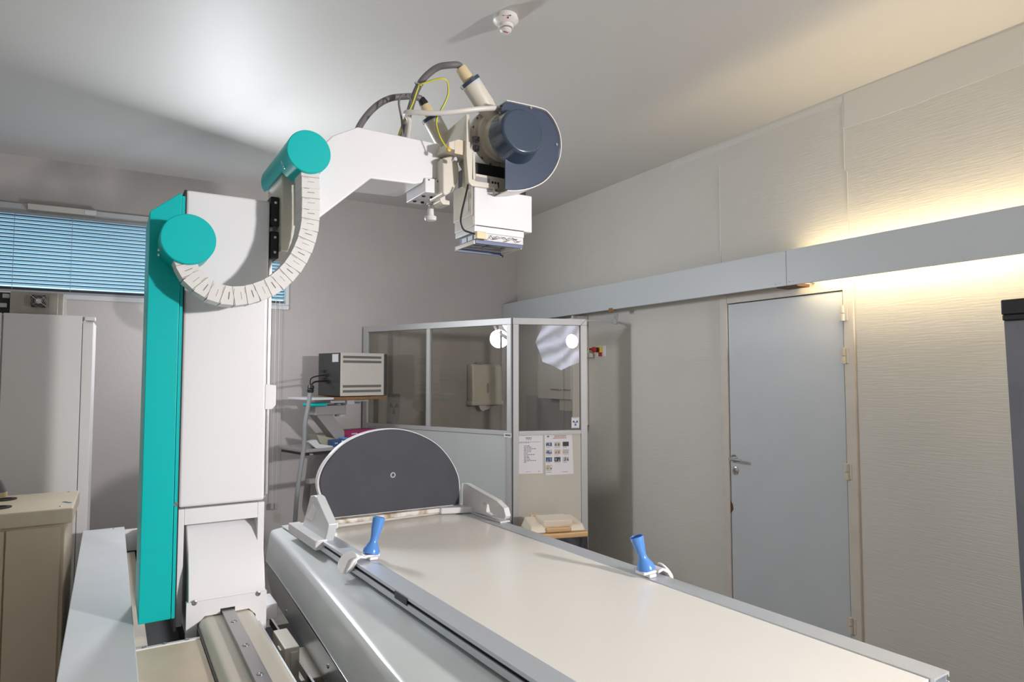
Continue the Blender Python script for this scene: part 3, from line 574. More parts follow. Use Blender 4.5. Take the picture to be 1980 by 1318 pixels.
# ================================================================== EXAMINATION TABLE
tb = thing('examination_table', T(1.4, 2.0, 0), 'long x-ray table with cream top and aluminium side rails', 'table')
UL0, UL1, UR0, UR1, V0, V1, ZTB = .962, 1.04, 1.772, 1.85, .785, 3.33, .83
MB().box(T, UL1 - .002, UR0 + .002, V0 + .012, V1, ZTB - .03, ZTB - .004).build('tabletop', 'top', tb, bevel=.0015)
def rail_profile(u0, u1, out):      # extruded aluminium section, channel open on the outside
    s = 1 if out > 0 else -1; a, b = (u0, u1) if s > 0 else (u1, u0)   # a inner, b outer
    z1 = ZTB; t = .003; w = abs(u1 - u0)
    P = lambda x, z: (a + s * x, z1 + z)
    return [P(0, 0), P(w, 0), P(w, -.012), P(w - .006, -.012), P(w - .006, -.006), P(w - .016, -.006), P(w - .016, -.030), P(w - .006, -.030), P(w - .006, -.024), P(w, -.024), P(w, -.045), P(w - .018, -.045), P(w - .018, -.005), P(.006, -.005), P(.006, -.045), P(0, -.045)]
def rail(u0, u1, out):
    pr = rail_profile(u0, u1, out); m = MB(); n = len(pr); a = [T(u, V0, z) for u, z in pr]; b = [T(u, V1 + .03, z) for u, z in pr]
    m.add(a + b, [(i, (i + 1) % n, n + (i + 1) % n, n + i) for i in range(n)])
    bmx = [(0, 1, 2, 3, 4, 5, 12, 13), (5, 6, 11, 12), (6, 7, 8, 9, 10, 11), (0, 13, 14, 15)]
    m.add(a, [list(f) for f in bmx]); m.add(b, [list(f) for f in bmx])
    return m.build('side_rail', 'alu', tb, ang=20)
rail(UL0, UL1, -1); rail(UR0, UR1, 1)
MB().box(T, UL0 + .008, UL0 + .014, V0 + .01, V1, ZTB - .030, ZTB - .006).build('rail_slot_liner', 'dark', tb)
a = meas(776, 1140, T, 'u', UL0)
MB().box(T, UL0 - .003, UL0 + .008, a[1] - .05, a[1] + .05, ZTB - .030, ZTB - .006).build('rail_stop', 'dark', tb)
# fairing: cross-sections along v
ue = [(3.62, .905), (3.3, .885), (3.0, .862), (2.7, .838), (2.4, .812), (2.1, .785), (1.8, .757), (1.5, .735), (1.2, .722), (.9, .716), (.6, .715)]
sec = []
for v_, e in ue:
    side = [(1.05, .772), (UL0 + .0, .771), (e + .10, .765), (e + .035, .758), (e + .014, .754), (e + .006, .749), (e + .001, .741), (e - .002, .728), (e - .012, .66), (e - .02, .60)]
    sec.append([T(u, v_, z) for u, z in side])
m = MB(); k = len(sec[0]); vs = [p for s_ in sec for p in s_]
m.add(vs, [(i * k + j, i * k + j + 1, (i + 1) * k + j + 1, (i + 1) * k + j) for i in range(len(sec) - 1) for j in range(k - 1)])
m.add(sec[0] + [T(1.05, 3.62, .60)], [list(range(k + 1))])
fo = m.build('side_fairing', 'greywhite', tb, ang=60)
sec = []
for v_, e in ue: sec.append([T(u, v_, z) for u, z in [(e - .010, .596), (e - .016, .594), (e - .006, .50), (e + .02, .40), (e + .10, .38), (1.1, .38)]])
m = MB(); k = len(sec[0]); vs = [p for s_ in sec for p in s_]; m.add(vs, [(i * k + j, i * k + j + 1, (i + 1) * k + j + 1, (i + 1) * k + j) for i in range(len(sec) - 1) for j in range(k - 1)])
m.build('lower_skirt', 'greywhite', tb, ang=60)
m = MB(); 
for (v_, e), (v2_, e2) in zip(ue[:-1], ue[1:]): m.prism([T(e - .022, v_, .594), T(e - .012, v_, .594), T(e - .012, v_, .601), T(e - .022, v_, .601)], [T(e2 - .022, v2_, .594), T(e2 - .012, v2_, .594), T(e2 - .012, v2_, .601), T(e2 - .022, v2_, .601)])
m.build('seam_strip', 'chrome', tb)
for px, py in ((556, 1169), (637, 1269)):
    a = meas(px, py, T, 'u', .80); e = .80 if px < 600 else .775; p = meas(px, py, T, 'u', e - .015); screw(tb, T(p[0] - .004, p[1], min(p[2], .588)), -T.u, .007)
MB().box(T, UL1, UR0, V0 + .1, 3.3, .66, ZTB - .032).build('bucky_housing', 'greywhite', tb, bevel=.004)
MB().box(T, 1.06, UR1 - .02, V0 - .1, 3.6, .40, .66).build('table_body', 'greywhite', tb, bevel=.01)
MB().box(T, 1.05, 1.7, 1.4, 2.9, 0, .40).build('pedestal', 'greywhite', tb, bevel=.01)

# footboard
fbv = 3.17
ft = thing('footboard', T(1.4, fbv, ZTB), 'upright grey semicircular footboard with white rim at the far table end', 'footboard')
bz0 = .862
fpts = vp(T, fbv, [(641, 1003), (621, 965), (613, 935), (621, 905), (640, 878), (668, 853), (705, 836), (745, 828.5), (780, 829.5), (815, 840), (846, 858), (869, 883), (884, 910), (890, 935), (890, 976)])
fl = [Vector((u, z, 0)) for u, z in fpts]; fs_ = [(p.x, p.y) for p in spline(fl, 4)]
cxm = sum(p[0] for p in fs_) / len(fs_); czm = sum(p[1] for p in fs_) / len(fs_)
inn = [(cxm + (u - cxm) * .972, czm + (z - czm) * .972) for u, z in fs_]
MB().pv(T, fs_, fbv, fbv + .035).build('backing_board', 'white2', ft, bevel=.006, seg=3)
MB().pv(T, inn, fbv - .010, fbv + .001).build('pad', 'foot', ft, bevel=.004, label='dark grey padded face')
a, b = fpts[0], fpts[-1]
m = MB().prism([T(a[0] - .02, fbv - .022, a[1] - .026), T(b[0] + .03, fbv - .022, b[1] - .026 + .004), T(b[0] + .03, fbv + .036, b[1] - .022), T(a[0] - .02, fbv + .036, a[1] - .026)], [T(a[0] - .02, fbv - .022, a[1] - .004), T(b[0] + .03, fbv - .022, b[1]), T(b[0] + .03, fbv + .036, b[1]), T(a[0] - .02, fbv + .036, a[1] - .004)])
m.build('bottom_edge', 'worn', ft, bevel=.004, label='worn rusty bottom edge')
c = vp(T, fbv - .012, [(760, 918)])[0]
MB().lathe(T(c[0], fbv - .009, c[1]), -T.v, [(0, .014), (.003, .014), (.003, .009), (.0, .009)], 24).build('centre_eyelet', 'steel', ft, label='round metal eyelet')
for s_, uu in ((0, 1.000), (1, 1.815)):
    if s_ == 0: pr = up(T, uu - .03, [(600, 958), (607, 957), (612, 961), (635, 1014), (632, 1030), (627, 1048), (582, 1022), (586, 1010)]); u0, u1 = uu - .03, uu + .012
    else: pr = up(T, uu, [(893, 934), (901, 935), (960, 968), (974, 982), (978, 998), (975, 1003), (893, 985)]); u0, u1 = uu, uu + .03
    if s_ == 0:
        MB().pu(T, pr, u0, u1).build('side_bracket', 'greywhite', ft, bevel=.006, seg=3)
        pw = up(T, u0, [(606, 974), (611, 986), (604, 1007), (592, 1000)]); MB().pu(T, pw, u0 - .002, u0 + .006).build('bracket_window', 'white', ft, bevel=.002)
    else:
        # bracket with a slot in it: built as a ring
        hole = up(T, uu, [(934, 970), (940, 972), (958, 984), (962, 997), (945, 996), (938, 990)])
        n = len(pr); m = MB(); O = [[T(u, v_, z) for v_, z in pr] for u in (u0, u1)]; I = [[T(u, v_, z) for v_, z in hole] for u in (u0, u1)]
        co = Vector((sum(h[0] for h in hole) / 6, sum(h[1] for h in hole) / 6))
        N = 36; Ro = []; Ri = []
        def hit(poly, ang):
            d_ = Vector((cos(ang), sin(ang))); best = None
            for i in range(len(poly)):
                p = Vector(poly[i]); e_ = Vector(poly[(i + 1) % len(poly)]) - p; den = d_.x * e_.y - d_.y * e_.x
                if abs(den) < 1e-9: continue
                w_ = p - co; t = (w_.x * e_.y - w_.y * e_.x) / den; s2 = (w_.x * d_.y - w_.y * d_.x) / den
                if t > 0 and -1e-6 <= s2 <= 1 + 1e-6 and (best is None or t > best): best = t
            return co + d_ * (best or .02)
        angs = sorted([2 * pi * i / N for i in range(N)] + [atan2(p[1] - co.y, p[0] - co.x) % (2 * pi) for p in pr] + [atan2(p[1] - co.y, p[0] - co.x) % (2 * pi) for p in hole]); N = len(angs)
        for g in angs: Ro.append(hit(pr, g)); Ri.append(hit(hole, g))
        vs = [T(u, p.x, p.y) for u in (u0, u1) for L_ in (Ro, Ri) for p in L_]; fs = []
        for i in range(N):
            j = (i + 1) % N
            fs += [(i, j, N + j, N + i), (2 * N + i, 3 * N + i, 3 * N + j, 2 * N + j), (i, 2 * N + i, 2 * N + j, j), (N + i, N + j, 3 * N + j, 3 * N + i)]
        m.add(vs, fs).build('side_bracket', 'white2', ft)
    # foot clamp along the rail
    va, vb = (2.93, 3.36) if s_ == 0 else (2.79, 3.2)
    if s_ == 0: MB().box(T, UL0 - .035, UL0 + .02, va, vb, ZTB - .035, ZTB + .008).build('rail_clamp', 'white2', ft, bevel=.003)
    else: MB().box(T, UR0 + .04, UR1 + .02, va, vb, ZTB + .0005, ZTB + .008).build('rail_clamp', 'white2', ft, bevel=.002)
    uu2 = 1.03 if s_ == 0 else 1.72
    MB().pz(T, [(uu2 - .03, fbv - .05), (uu2 + .07, fbv - .05), (uu2 + .07, fbv - .02), (uu2 - .03, fbv - .0)] if s_ == 0 else [(uu2 - .06, fbv - .035), (uu2 + .10, fbv - .10), (uu2 + .10, fbv), (uu2 - .06, fbv)], ZTB + .002, ZTB + .035).build('corner_block', 'white2', ft, bevel=.008, seg=3)

# hand grips
def grip(ur, v_, s, label, topoff):     # s: +1 lever towards -u (left rail), -1 towards +u
    base = T(ur, v_, ZTB); g = thing('hand_grip', base, label, 'hand grip', 'blue hand grips on the table rails')
    p0 = T(ur, v_, ZTB + .022); p1 = p0 + topoff; ax = (p1 - p0); L = ax.length
    prof = [(0, .034), (.012, .0335), (.028, .026), (.042, .0175), (.055, .0155), (.075, .018), (.10, .0225), (.125, .0245), (L - .005, .025), (L, .022)]
    MB().lathe(p0, ax, prof, 28).build('grip_handle', 'blue', g)
    MB().box(T, ur - .035, ur + .03, v_ - .024, v_ + .024, ZTB + .010, ZTB + .022).box(T, ur - .018, ur + .018, v_ - .035, v_ - .002, ZTB + .001, ZTB + .014).build('clamp_plate', 'white2', g, bevel=.004)
    q = [(ur - s * .03, ZTB + .020), (ur - s * .055, ZTB + .028), (ur - s * .085, ZTB + .016), (ur - s * .115, ZTB - .030), (ur - s * .108, ZTB - .034), (ur - s * .078, ZTB + .004), (ur - s * .055, ZTB + .016), (ur - s * .03, ZTB + .010)]
    MB().pv(T, q, v_ - .032, v_ + .028).build('clamp_lever', 'white2', g, bevel=.003)
    m = MB(); n = 22
    el = [(.046 * cos(2 * pi * i / n), (.040 if s > 0 else .030) * sin(2 * pi * i / n)) for i in range(n)]
    c = T(ur - s * .085, v_ + .0, ZTB + .012); d1 = (T.u * (-s * .62) + Vector((0, 0, -.78))).normalized(); d2 = (T.v * .8 - T.u * .6 * (s > 0)).normalized(); d2 = (d2 - d1 * d2.dot(d1)).normalized(); nn = d1.cross(d2) * (-1 if d1.cross(d2).z < 0 else 1)
    m.prism([c + d1 * (a_ + .018) + d2 * b_ for a_, b_ in el], [c + d1 * (a_ + .018) + d2 * b_ + nn * .007 for a_, b_ in el])
    m.build('lever_paddle', 'white2', g, bevel=.002)
    MB().box(T, min(ur - s * .10, ur - s * .06), max(ur - s * .10, ur - s * .06), v_ - .012, v_ + .012, ZTB - .034, ZTB - .010).build('clamp_jaw', 'steel', g)
q = meas(716, 1085, T, 'z', ZTB + .02); vl = q[1]
grip(1.035, meas(717, 1085, T, 'u', 1.035)[1], 1, 'blue conical hand grip clamped to the left table rail', _R * .028 + _U * .138 + _F * .03)
grip(1.792, meas(1250, 1108, T, 'u', 1.792)[1], -1, 'blue conical hand grip clamped to the right table rail', _R * -.033 + _U * .112 + _F * .01)

# ================================================================== FLOOR RAIL BASE
rb = thing('column_rail_base', S(.2, 2.5, 0), 'long grey and beige floor base with steel guide rail beside the table', 'machine base')
MB().box(S, -.106, .090, 1.0, 4.33, .66, .72).build('trough_cover', 'tablegrey', rb, bevel=.003, label='flat pale grey cover plate')
MB().box(S, -.100, .084, 1.02, 4.31, .0, .66).build('trough_side', 'greywhite', rb)
for px, py in ((220, 1020.5),): a = meas(px, py, S, 'z', .72); screw(rb, S(a[0], 4.30, .72), (0, 0, 1), .006)
MB().box(S, .093, .285, 1.0, 2.50, .655, .675).build('beige_cover', 'beige2', rb, bevel=.002, label='beige cover plate')
MB().box(S, .093, .285, 2.50, 2.517, .60, .678).build('cover_edge', 'white', rb, bevel=.002)
for u_ in (.118, .178, .245): screw(rb, S(u_, 2.509, .678), (0, 0, 1), .0075)
MB().box(S, .09, .33, 4.24, 4.28, .60, .715).build('end_bar', 'white2', rb, bevel=.003)
MB().box(S, .092, .140, 2.53, 4.22, .58, .60, 0).build('inner_flange', 'beige', rb)
MB().box(S, .150, .158, 3.35, 4.25, .45, .725).build('side_plate', 'white2', rb, bevel=.001)
MB().box(S, .084, .29, 2.52, 4.24, .0, .42).box(S, .084, .33, 4.24, 4.26, .42, .60).build('base_pan', 'pit', rb)
ru0, ru1 = .292, .482
pr = [(ru0, .50)] + [(ru0 + .03 - .03 * cos(R(a)), .67 + .03 * sin(R(a))) for a in range(0, 91, 15)] + [(ru1 - .03 + .03 * sin(R(a)), .67 + .03 * cos(R(a))) for a in range(0, 91, 15)] + [(ru1, .50)]
MB().pv(S, pr, 1.0, 4.24).build('guide_beam', 'cream', rb, ang=50)
MB().box(S, ru0 - .006, ru0 - .001, 1.0, 2.62, .45, .676).build('rubber_seal', 'dark', rb)
MB().box(S, .368, .410, 1.0, 2.70, .699, .716).build('guide_rail', 'steel', rb, bevel=.002, label='dark steel guide rail')
for px, py in ((452, 1208), (475, 1251), (503, 1305)):
    a = meas(px, py, S, 'u', .389); MB().lathe(S(.389, a[1], .7163), (0, 0, 1), [(0, .0105), (.0012, .0105), (.0012, .0075), (-.001, .0075), (-.001, .003)], 20).build('rail_bolt', 'steel', rb)
MB().box(S, ru1 + .012, ru1 + .018, 1.0, 4.2, .60, .655).build('edge_trim', 'alu', rb)
MB().box(S, .29, .50, 1.0, 4.2, .05, .50).build('beam_support', 'pit', rb)
# cable carrier bracket in the gap
cb = thing('cable_bracket', S(.57, 2.3, .3), 'pair of cream plastic cable guide blocks in the gap beside the guide rail', 'bracket')
def gz(px, py, z): q = meas(px, py, S, 'z', z); return q[0], q[1]
g = gz(548, 1222, .60); MB().box(S, g[0] - .03, g[0] + .022, g[1] - .16, g[1] + .04, .40, .60).build('guide_block', 'cream', cb, bevel=.004)
g = gz(545, 1248, .58); MB().box(S, g[0] - .015, g[0] + .010, g[1] - .04, g[1] + .01, .30, .58).build('guide_tab', 'cream', cb, bevel=.003)
g = gz(565, 1250, .585); MB().box(S, g[0] - .016, g[0] + .010, g[1] - .05, g[1] + .01, .25, .585).build('guide_tab', 'cream', cb, bevel=.003)
g = gz(525, 1200, .55); MB().box(S, g[0] - .004, g[0] + .004, 1.9, g[1] + .02, .53, .56).build('slide_bar', 'chrome', cb)
g = gz(590, 1292, .42); tag(MB().box(S, g[0] - .04, g[0] + .07, g[1] - .1, g[1] + .22, .30, .42).build('metal_box', 'cream', bevel=.005), 'cream metal box low down between guide rail and table skirt', 'box')
g = gz(519, 1165, .66); tag(MB().box(S, g[0] - .03, g[0] + .03, g[1] - .02, g[1] + .12, .60, .66).build('column_catch', 'white', bevel=.003), 'small white block behind the column foot, next to the table', 'block')
MB().box(S, .50, 1.0, 1.0, 4.2, .02, .06).build('floor_channel', 'pit', rb)

# ================================================================== COLUMN AND ARM
st = thing('x_ray_stand', S(.37, 2.85, .70), 'tall white column stand with teal covers and angled arm over the table', 'x-ray stand')
CU0, CU1, CV = .222, .523, 2.70
MB().box(S, CU0, CU1, CV, CV + .30, 1.085, 2.262).build('column', 'white', st, bevel=.012, seg=3)
m = MB().box(S, CU0 - .002, CU0 + .022, CV, CV + .29, .66, 1.080).box(S, CU1 - .024, CU1, CV, CV + .29, .70, 1.080).box(S, CU0 + .022, CU1 - .024, CV, CV + .29, 1.022, 1.080)
m.build('column_foot', 'white', st, bevel=.002)
hood = [(2.97, .62), (2.97, 1.035), (2.86, 1.035), (2.79, 1.02), (2.735, .985), (2.69, .92), (2.66, .85), (2.64, .775), (2.64, .757), (2.66, .757), (2.66, .62)]
MB().pu(S, hood, .258, .520).build('hood', 'white', st, bevel=.004, seg=3)
m = MB().pv(S, [(.252, .64), (.252, .760), (.524, .760), (.524, .62), (ru1 + .004, .62), (ru1 + .004, .680), (ru1 - .02, .705), (.414, .705), (.414, .722), (.364, .722), (.364, .705), (ru0 + .02, .705), (ru0 - .004, .680), (ru0 - .004, .62), (.252, .62)], 2.632, 2.660)
m.build('hood_front_plate', 'white', st)
for px, py in ((376, 1165), (499, 1147)): a = meas(px, py, S, 'v', 2.632); screw(st, S(a[0], 2.632, a[2]), -S.v, .009)
# teal cover left of the column
tv = 2.60
tp = vp(S, tv, [(290, 408), (349, 373), (353, 373), (317, 1199), (262, 1209)])
tp[2] = (tp[1][0] + .006, tp[1][1]); tp[3] = (tp[2][0] - .002, tp[3][1]); tp[4] = (tp[0][0], tp[4][1])
tl = MB().pv(S, tp, tv, tv + .30); tl.build('teal_side_cover', 'teal', st, bevel=.004, label='tall teal side cover with slanted top')
MB().box(S, tp[2][0] + .002, tp[2][0] + .012, tv + .02, tv + .28, .72, tp[1][1] - .005).build('cover_edge', 'teal', st)
MB().box(S, tp[2][0] + .012, CU0 + .0, tv + .06, tv + .28, .66, 2.25).build('dark_gap', 'pit', st)
a = meas(333, 975, S, 'v', tv + .02); screw(st, S(tp[2][0] + .006, tv + .02, a[2]), -S.v, .007)
# lower disc
def disc(px, py, v0, depth, r, name, lab):
    a = meas(px, py, S, 'v', v0); c = S(a[0], v0, a[2])
    MB().lathe(c, S.v, [(0, r - .003), (.003, r), (depth, r)], 64).build(name, 'teal', st, label=lab); return a
dl = disc(365, 462, 2.46, .145, .0865, 'cable_drum_cover', 'lower round teal cable cover')
for px, py in ((319, 484), (315.5, 493)): a = meas(px, py, S, 'v', 2.52); screw(st, S(dl[0] - .0855, 2.52, a[2]) + Vector((.0, 0, 0)), -S.u, .006, m='chrome')
du = disc(598, 293, 2.462, .148, .0815, 'cable_drum_cover', 'upper round teal cable cover')
cr = .0815
hd = arc(du[0], du[2], cr * .995, 30, 215, 24)
hd2 = [(u, z) for u, z in hd]
hb = [(du[0] + .05, du[2] + .02), (du[0] - .03, du[2] - .035)]
MB().pv(S, hd2, 2.60, 2.95).build('arm_top_cover', 'teal', st, label='teal half-round cover running back from the upper disc')
for px, py in ((557.5, 312), (549.5, 323)): 
    a = meas(px, py, S, 'v', 2.56); dd = Vector((a[0] - du[0], 0, a[2] - du[2])); dd = dd.normalized(); nrm = (S.u * dd.x + Vector((0, 0, dd.z))).normalized()
    screw(st, S(du[0], 2.56, du[2]) + nrm * (cr - .0005), nrm, .007, m='chrome')
# vertical guide on the column side and bearings
MB().box(S, CU1, CU1 + .020, 2.74, 2.80, 1.10, 2.245).build('vertical_guide_rail', 'steel', st, bevel=.002, label='polished steel guide rail')
MB().box(S, CU1 - .001, CU1 + .004, 2.72, 2.98, 1.10, 2.255).build('guide_backing', 'dark', st)
for z0, z1 in ((2.165, 2.285), (2.035, 2.145)):
    bb = MB().box(S, CU1 + .004, CU1 + .040, 2.715, 2.83, z0, z1).build('bearing_block', 'dark', st, bevel=.006)
    for zz in (z0 + .025, z1 - .025):
        screw(bb, S(CU1 + .024, 2.715, zz), -S.v, .0055, m='chrome')
MB().pv(S, [(CU1 - .005, 1.535), (CU1 + .036, 1.530), (CU1 + .036, 1.452), (CU1 + .022, 1.436), (CU1 - .005, 1.436)], 2.70, 2.80).build('end_stop', 'white', st, bevel=.002)
MB().box(S, CU1, CU1 + .012, 2.74, 2.85, 1.09, 1.436).build('lower_guide', 'grey', st)
MB().box(S, .562, .635, 2.68, 2.955, 2.06, 2.43).build('arm_carriage', 'cream', st, bevel=.008, seg=3)
# arm
AV = 2.58
ap = vp(S, AV, [(604, 300), (643, 262), (692, 245), (851, 278), (852.5, 346), (822, 344), (817, 353), (803, 356), (717, 345), (614, 424), (604, 431), (604, 340)])
MB().pv(S, ap, AV, AV + .235).build('arm', 'white', st, bevel=.006, seg=3, label='white angled cantilever arm')
bp = vp(S, AV - .012, [(822, 343), (855, 347), (855, 375), (822, 371)])
MB().pv(S, bp, AV - .012, AV + .20).build('arm_end_block', 'white', st, bevel=.004)
for px, py in ((829.5, 347.5), (846.5, 350.5)):
    a = meas(px, py, S, 'v', AV - .013); MB().cyl(S(a[0], AV - .0135, a[2]), S(a[0], AV - .010, a[2]), .0035, 12).build('set_screw_hole', 'dark', st)
zb_ = min(p[1] for p in bp)
for i in (0, 1):
    for j in (0, 1): a = (bp[3][0] + .02 + .038 * i, AV + .05 + .10 * j); MB().cyl(S(a[0], a[1], bp[3][1] - .0035 + (-.001 * i)), S(a[0], a[1], bp[3][1] + .004), .008, 14).build('fixing_hole', 'pit', st)
a = meas(829, 388, S, 'v', AV + .10); c = S(a[0] + .01, AV + .10, 0)
kc = lambda z: Vector((c.x, c.y, z))
za = bp[3][1]; 
MB().lathe(kc(za + .005), (0, 0, -1), [(0, .010), (.016, .010), (.018, .017), (.026, .017), (.027, .010), (.036, .010), (.037, .015), (.046, .015)], 18).build('knob_shaft', 'chrome', st)
MB().lathe(kc(za - .040), (0, 0, -1), [(0, .013), (.03, .015), (.034, .026), (.044, .028), (.052, .024), (.056, .010)], 28).build('locking_knob', 'white2', st, label='white locking knob')
# cable chain
cpts = [(600, 338), (601, 375), (601, 408), (599, 440), (588, 478), (566, 517), (532, 549), (490, 567), (447, 572), (405, 560), (375, 536), (362, 515)]
CVv = 2.475
C2 = [Vector((*q, 0)) for q in vp(S, CVv, [(599, 322)] + cpts + [(352, 488)])]; P = spline(C2, 12)
Ls = [0]
for i in range(1, len(P)): Ls.append(Ls[-1] + (P[i] - P[i - 1]).length)
def at_len(s_):
    s_ = max(0, min(s_, Ls[-1] - 1e-6))
    for i in range(1, len(P)):
        if Ls[i] >= s_: t = (s_ - Ls[i - 1]) / (Ls[i] - Ls[i - 1]); return P[i - 1].lerp(P[i], t)
ch = MB().tubep([S(p.x, CVv + .045, p.y) for p in P[::4]], .012, 8, sub=1).build('cable_chain', 'cordw', st, label='white segmented cable chain')
NL = 22; pit = Ls[-1] / NL; hw = .0335
for i in range(NL):
    a = at_len(i * pit - .0025); b = at_len((i + 1) * pit + .0025); d = (b - a).normalized(); n = Vector((-d.y, d.x, 0))
    lo = .0035 * (i % 2)
    def q4(va, e0=0, w=hw): return [S(p.x, va, p.y) for p in (a - n * (w - .0015), a + n * (w - .0015), b + n * w, b - n * w)]
    m = MB().prism(q4(CVv - lo * .6), q4(CVv + .100))
    c0 = a.lerp(b, .45) - n * .012; m2 = [c0, c0 + d * .0012, c0 + d * .0012 + n * .026, c0 + n * .026]
    m.prism([S(p.x, CVv - .0026, p.y) for p in m2], [S(p.x, CVv + .002, p.y) for p in m2], 1)
    c1 = a.lerp(b, .14) - n * .026; m3 = [c1, c1 + n * .020, c1 + n * .020 + d * .001, c1 + d * .001]
    m.prism([S(p.x, CVv - .0022, p.y) for p in m3], [S(p.x, CVv + .002, p.y) for p in m3], 1)
    e_ = at_len(i * pit); m.prism([S(p.x, CVv - lo * .6 - .0012, p.y) for p in (e_ - n * hw * .98, e_ - n * hw * .98 + d * .0012, e_ + n * hw * .98 + d * .0012, e_ + n * hw * .98)], [S(p.x, CVv + .004, p.y) for p in (e_ - n * hw * .98, e_ - n * hw * .98 + d * .0012, e_ + n * hw * .98 + d * .0012, e_ + n * hw * .98)], 1)
    m.build('chain_link', ['chainp', 'chaingap'], ch, ang=30)

# ================================================================== TUBE HEAD
th = thing('x_ray_tube_head', S(1.45, 2.55, 2.13), 'white x-ray tube head with round navy end cap and square collimator', 'x-ray tube')
TV = 2.352
def sp(px, py, v): a = meas(px, py, S, 'v', v); return S(a[0], v, a[2])
hc_ = meas(956, 272, S, 'v', 2.56); HU, HZ = hc_[0], hc_[2]
# housing
MB().lathe(S(HU, 2.50, HZ), S.v, [(0, .108), (.006, .114), (.03, .114), (.035, .135), (.06, .135), (.062, .122), (.30, .122), (.31, .10)], 56).build('tube_housing', 'cream', th)
MB().lathe(S(HU + .015, 2.44, HZ - .005), S.v, [(0, .095), (.02, .104), (.065, .104)], 48).build('inner_flange', 'plug' if False else 'cream', th)
for k_ in range(12):
    an = R(100 + k_ * 22); screw(th, S(HU + .125 * cos(an), 2.535, HZ + .125 * sin(an)), -S.v, .006, m='dark')
for px, py in ((922, 268), (922, 286)): a = meas(px, py, S, 'v', 2.49); MB().box(S, a[0] - .012, a[0] + .012, 2.488, 2.51, a[2] - .012, a[2] + .012).cyl(S(a[0], 2.478, a[2]), S(a[0], 2.49, a[2]), .006, 6).build('flange_bolt', 'steel', th, bevel=.001)
for px, py in ((947, 268), (961, 297)):
    p = sp(px, py, 2.436); ax = (_R * .5 + _U * -.75); MB().cyl(p - ax * .012, p + ax * .012, .0045, 10).cyl(p - ax * .02, p - ax * .012, .003, 8).cyl(p + ax * .012, p + ax * .02, .003, 8).build('hose_fitting', 'steel', th)
# navy cap
cc = meas(997, 266, S, 'v', TV); fc_ = meas(1012, 252, S, 'v', TV - .072)
c0 = S(cc[0], TV + .02, cc[2]); axc = (S(fc_[0], TV - .072, fc_[2]) - c0); Lc = axc.length
MB().lathe(c0, axc, [(0, .117), (.012, .115), (.014, .1145), (Lc - .014, .101), (Lc - .012, .1005), (Lc - .006, .0985), (Lc - .0025, .0955), (Lc - .0005, .0915), (Lc, .088), (Lc, .085), (Lc, .02)], 64).build('end_cap', 'navy', th, label='glossy navy blue round end cap')
dp = vp(S, TV, [(977, 366), (977, 300), (960, 250), (972, 205), (978, 197), (1000, 201.5), (1045, 212), (1060, 222), (1072, 240), (1080, 262), (1082, 285), (1078, 308), (1067, 331), (1050, 350), (1026, 362), (1000, 367)])
MB().pv(S, dp, TV, TV + .006).build('back_plate', 'navyflat', th, bevel=.001, label='flat navy D-shaped plate')
# white shell wrapped round the plate
op = dp[4:]; cxs, czs = meas(1000, 282, S, 'v', TV)[0], meas(1000, 282, S, 'v', TV)[2]
ol = spline([Vector((u, z, 0)) for u, z in [dp[4], dp[5], dp[6], dp[7], dp[8], dp[9], dp[10], dp[11], dp[12], dp[13], dp[14], dp[15], (dp[0][0] + .005, dp[0][1] - .002)]], 4)
def off(L_, d_): 
    out = []
    for i, p in enumerate(L_):
        t = (L_[min(i + 1, len(L_) - 1)] - L_[max(i - 1, 0)]).normalized(); n = Vector((-t.y, t.x, 0)); out.append(p + n * d_)
    return out
o1 = off(ol, .002); o2 = off(ol, .006); N = len(o1)
sv_ = []
for i in range(N):
    dz = .13 * min(1, max(.12, (i / N) * 1.4))
    dz = .118
    sv_.append(dz)
vs = [S(p.x, TV - .008, p.y) for p in o1] + [S(p.x, TV - .008, p.y) for p in o2] + [S(p.x, TV + d_, p.y) for p, d_ in zip(o2, sv_)] + [S(p.x, TV + d_, p.y) for p, d_ in zip(o1, sv_)]
fs = []
for i in range(N - 1):
    for a_, b_ in ((0, 1), (1, 2), (2, 3), (3, 0)): fs.append((a_ * N + i, a_ * N + i + 1, b_ * N + i + 1, b_ * N + i))
fs += [(0, N, 2 * N, 3 * N), (N - 1, 2 * N - 1, 3 * N - 1, 4 * N - 1)]
MB().add(vs, fs).build('outer_shell', 'white', th)
for px, py in ((1077, 279), (1027, 208)): a = sp(px, py, TV - .004); MB().cyl(a, a + S.v * .006, .006, 12).build('shell_screw', 'steel', th)
# sockets with plugs
def socket(tip, base, v_, plugend, scale=1.0):
    a = sp(*base, v_); b = sp(*tip, v_); ax = (b - a).normalized(); L_ = (b - a).length
    so = MB().lathe(a, ax, [(0, .030 * scale), (L_ * .30, .038 * scale), (L_ * .45, .0435 * scale), (L_ - .014, .0435 * scale)], 36).build('cable_socket', 'cream', th)
    MB().lathe(b - ax * .014, ax, [(0, .048 * scale), (.014, .048 * scale), (.016, .044 * scale)], 36).build('socket_ring', 'navyflat', so)
    MB().box(Frame(-1.4), 0, .001, 0, .001, 0, .001) 
    e1 = (_F * -1 + ax * 0); e1 = (e1 - ax * e1.dot(ax)).normalized(); e2 = ax.cross(e1); r = .0442 * scale
    fv = []; 
    for k in range(7):
        an = R(-10 - k * 9); 
        for t in (.019, .034): fv.append(b - ax * (t) + e1 * (r * cos(an)) + e2 * (-r * sin(an)) * (1))
    fs = [(2 * k, 2 * k + 1, 2 * k + 3, 2 * k + 2) for k in range(6)]
    MB().add(fv, fs).build('socket_label', 'label', so)
    e = b + ax * plugend; MB().lathe(b, ax, [(0, .027 * scale), (plugend * .9, .025 * scale), (plugend, .021 * scale)], 28).build('plug', 'plug', so)
    return e, ax
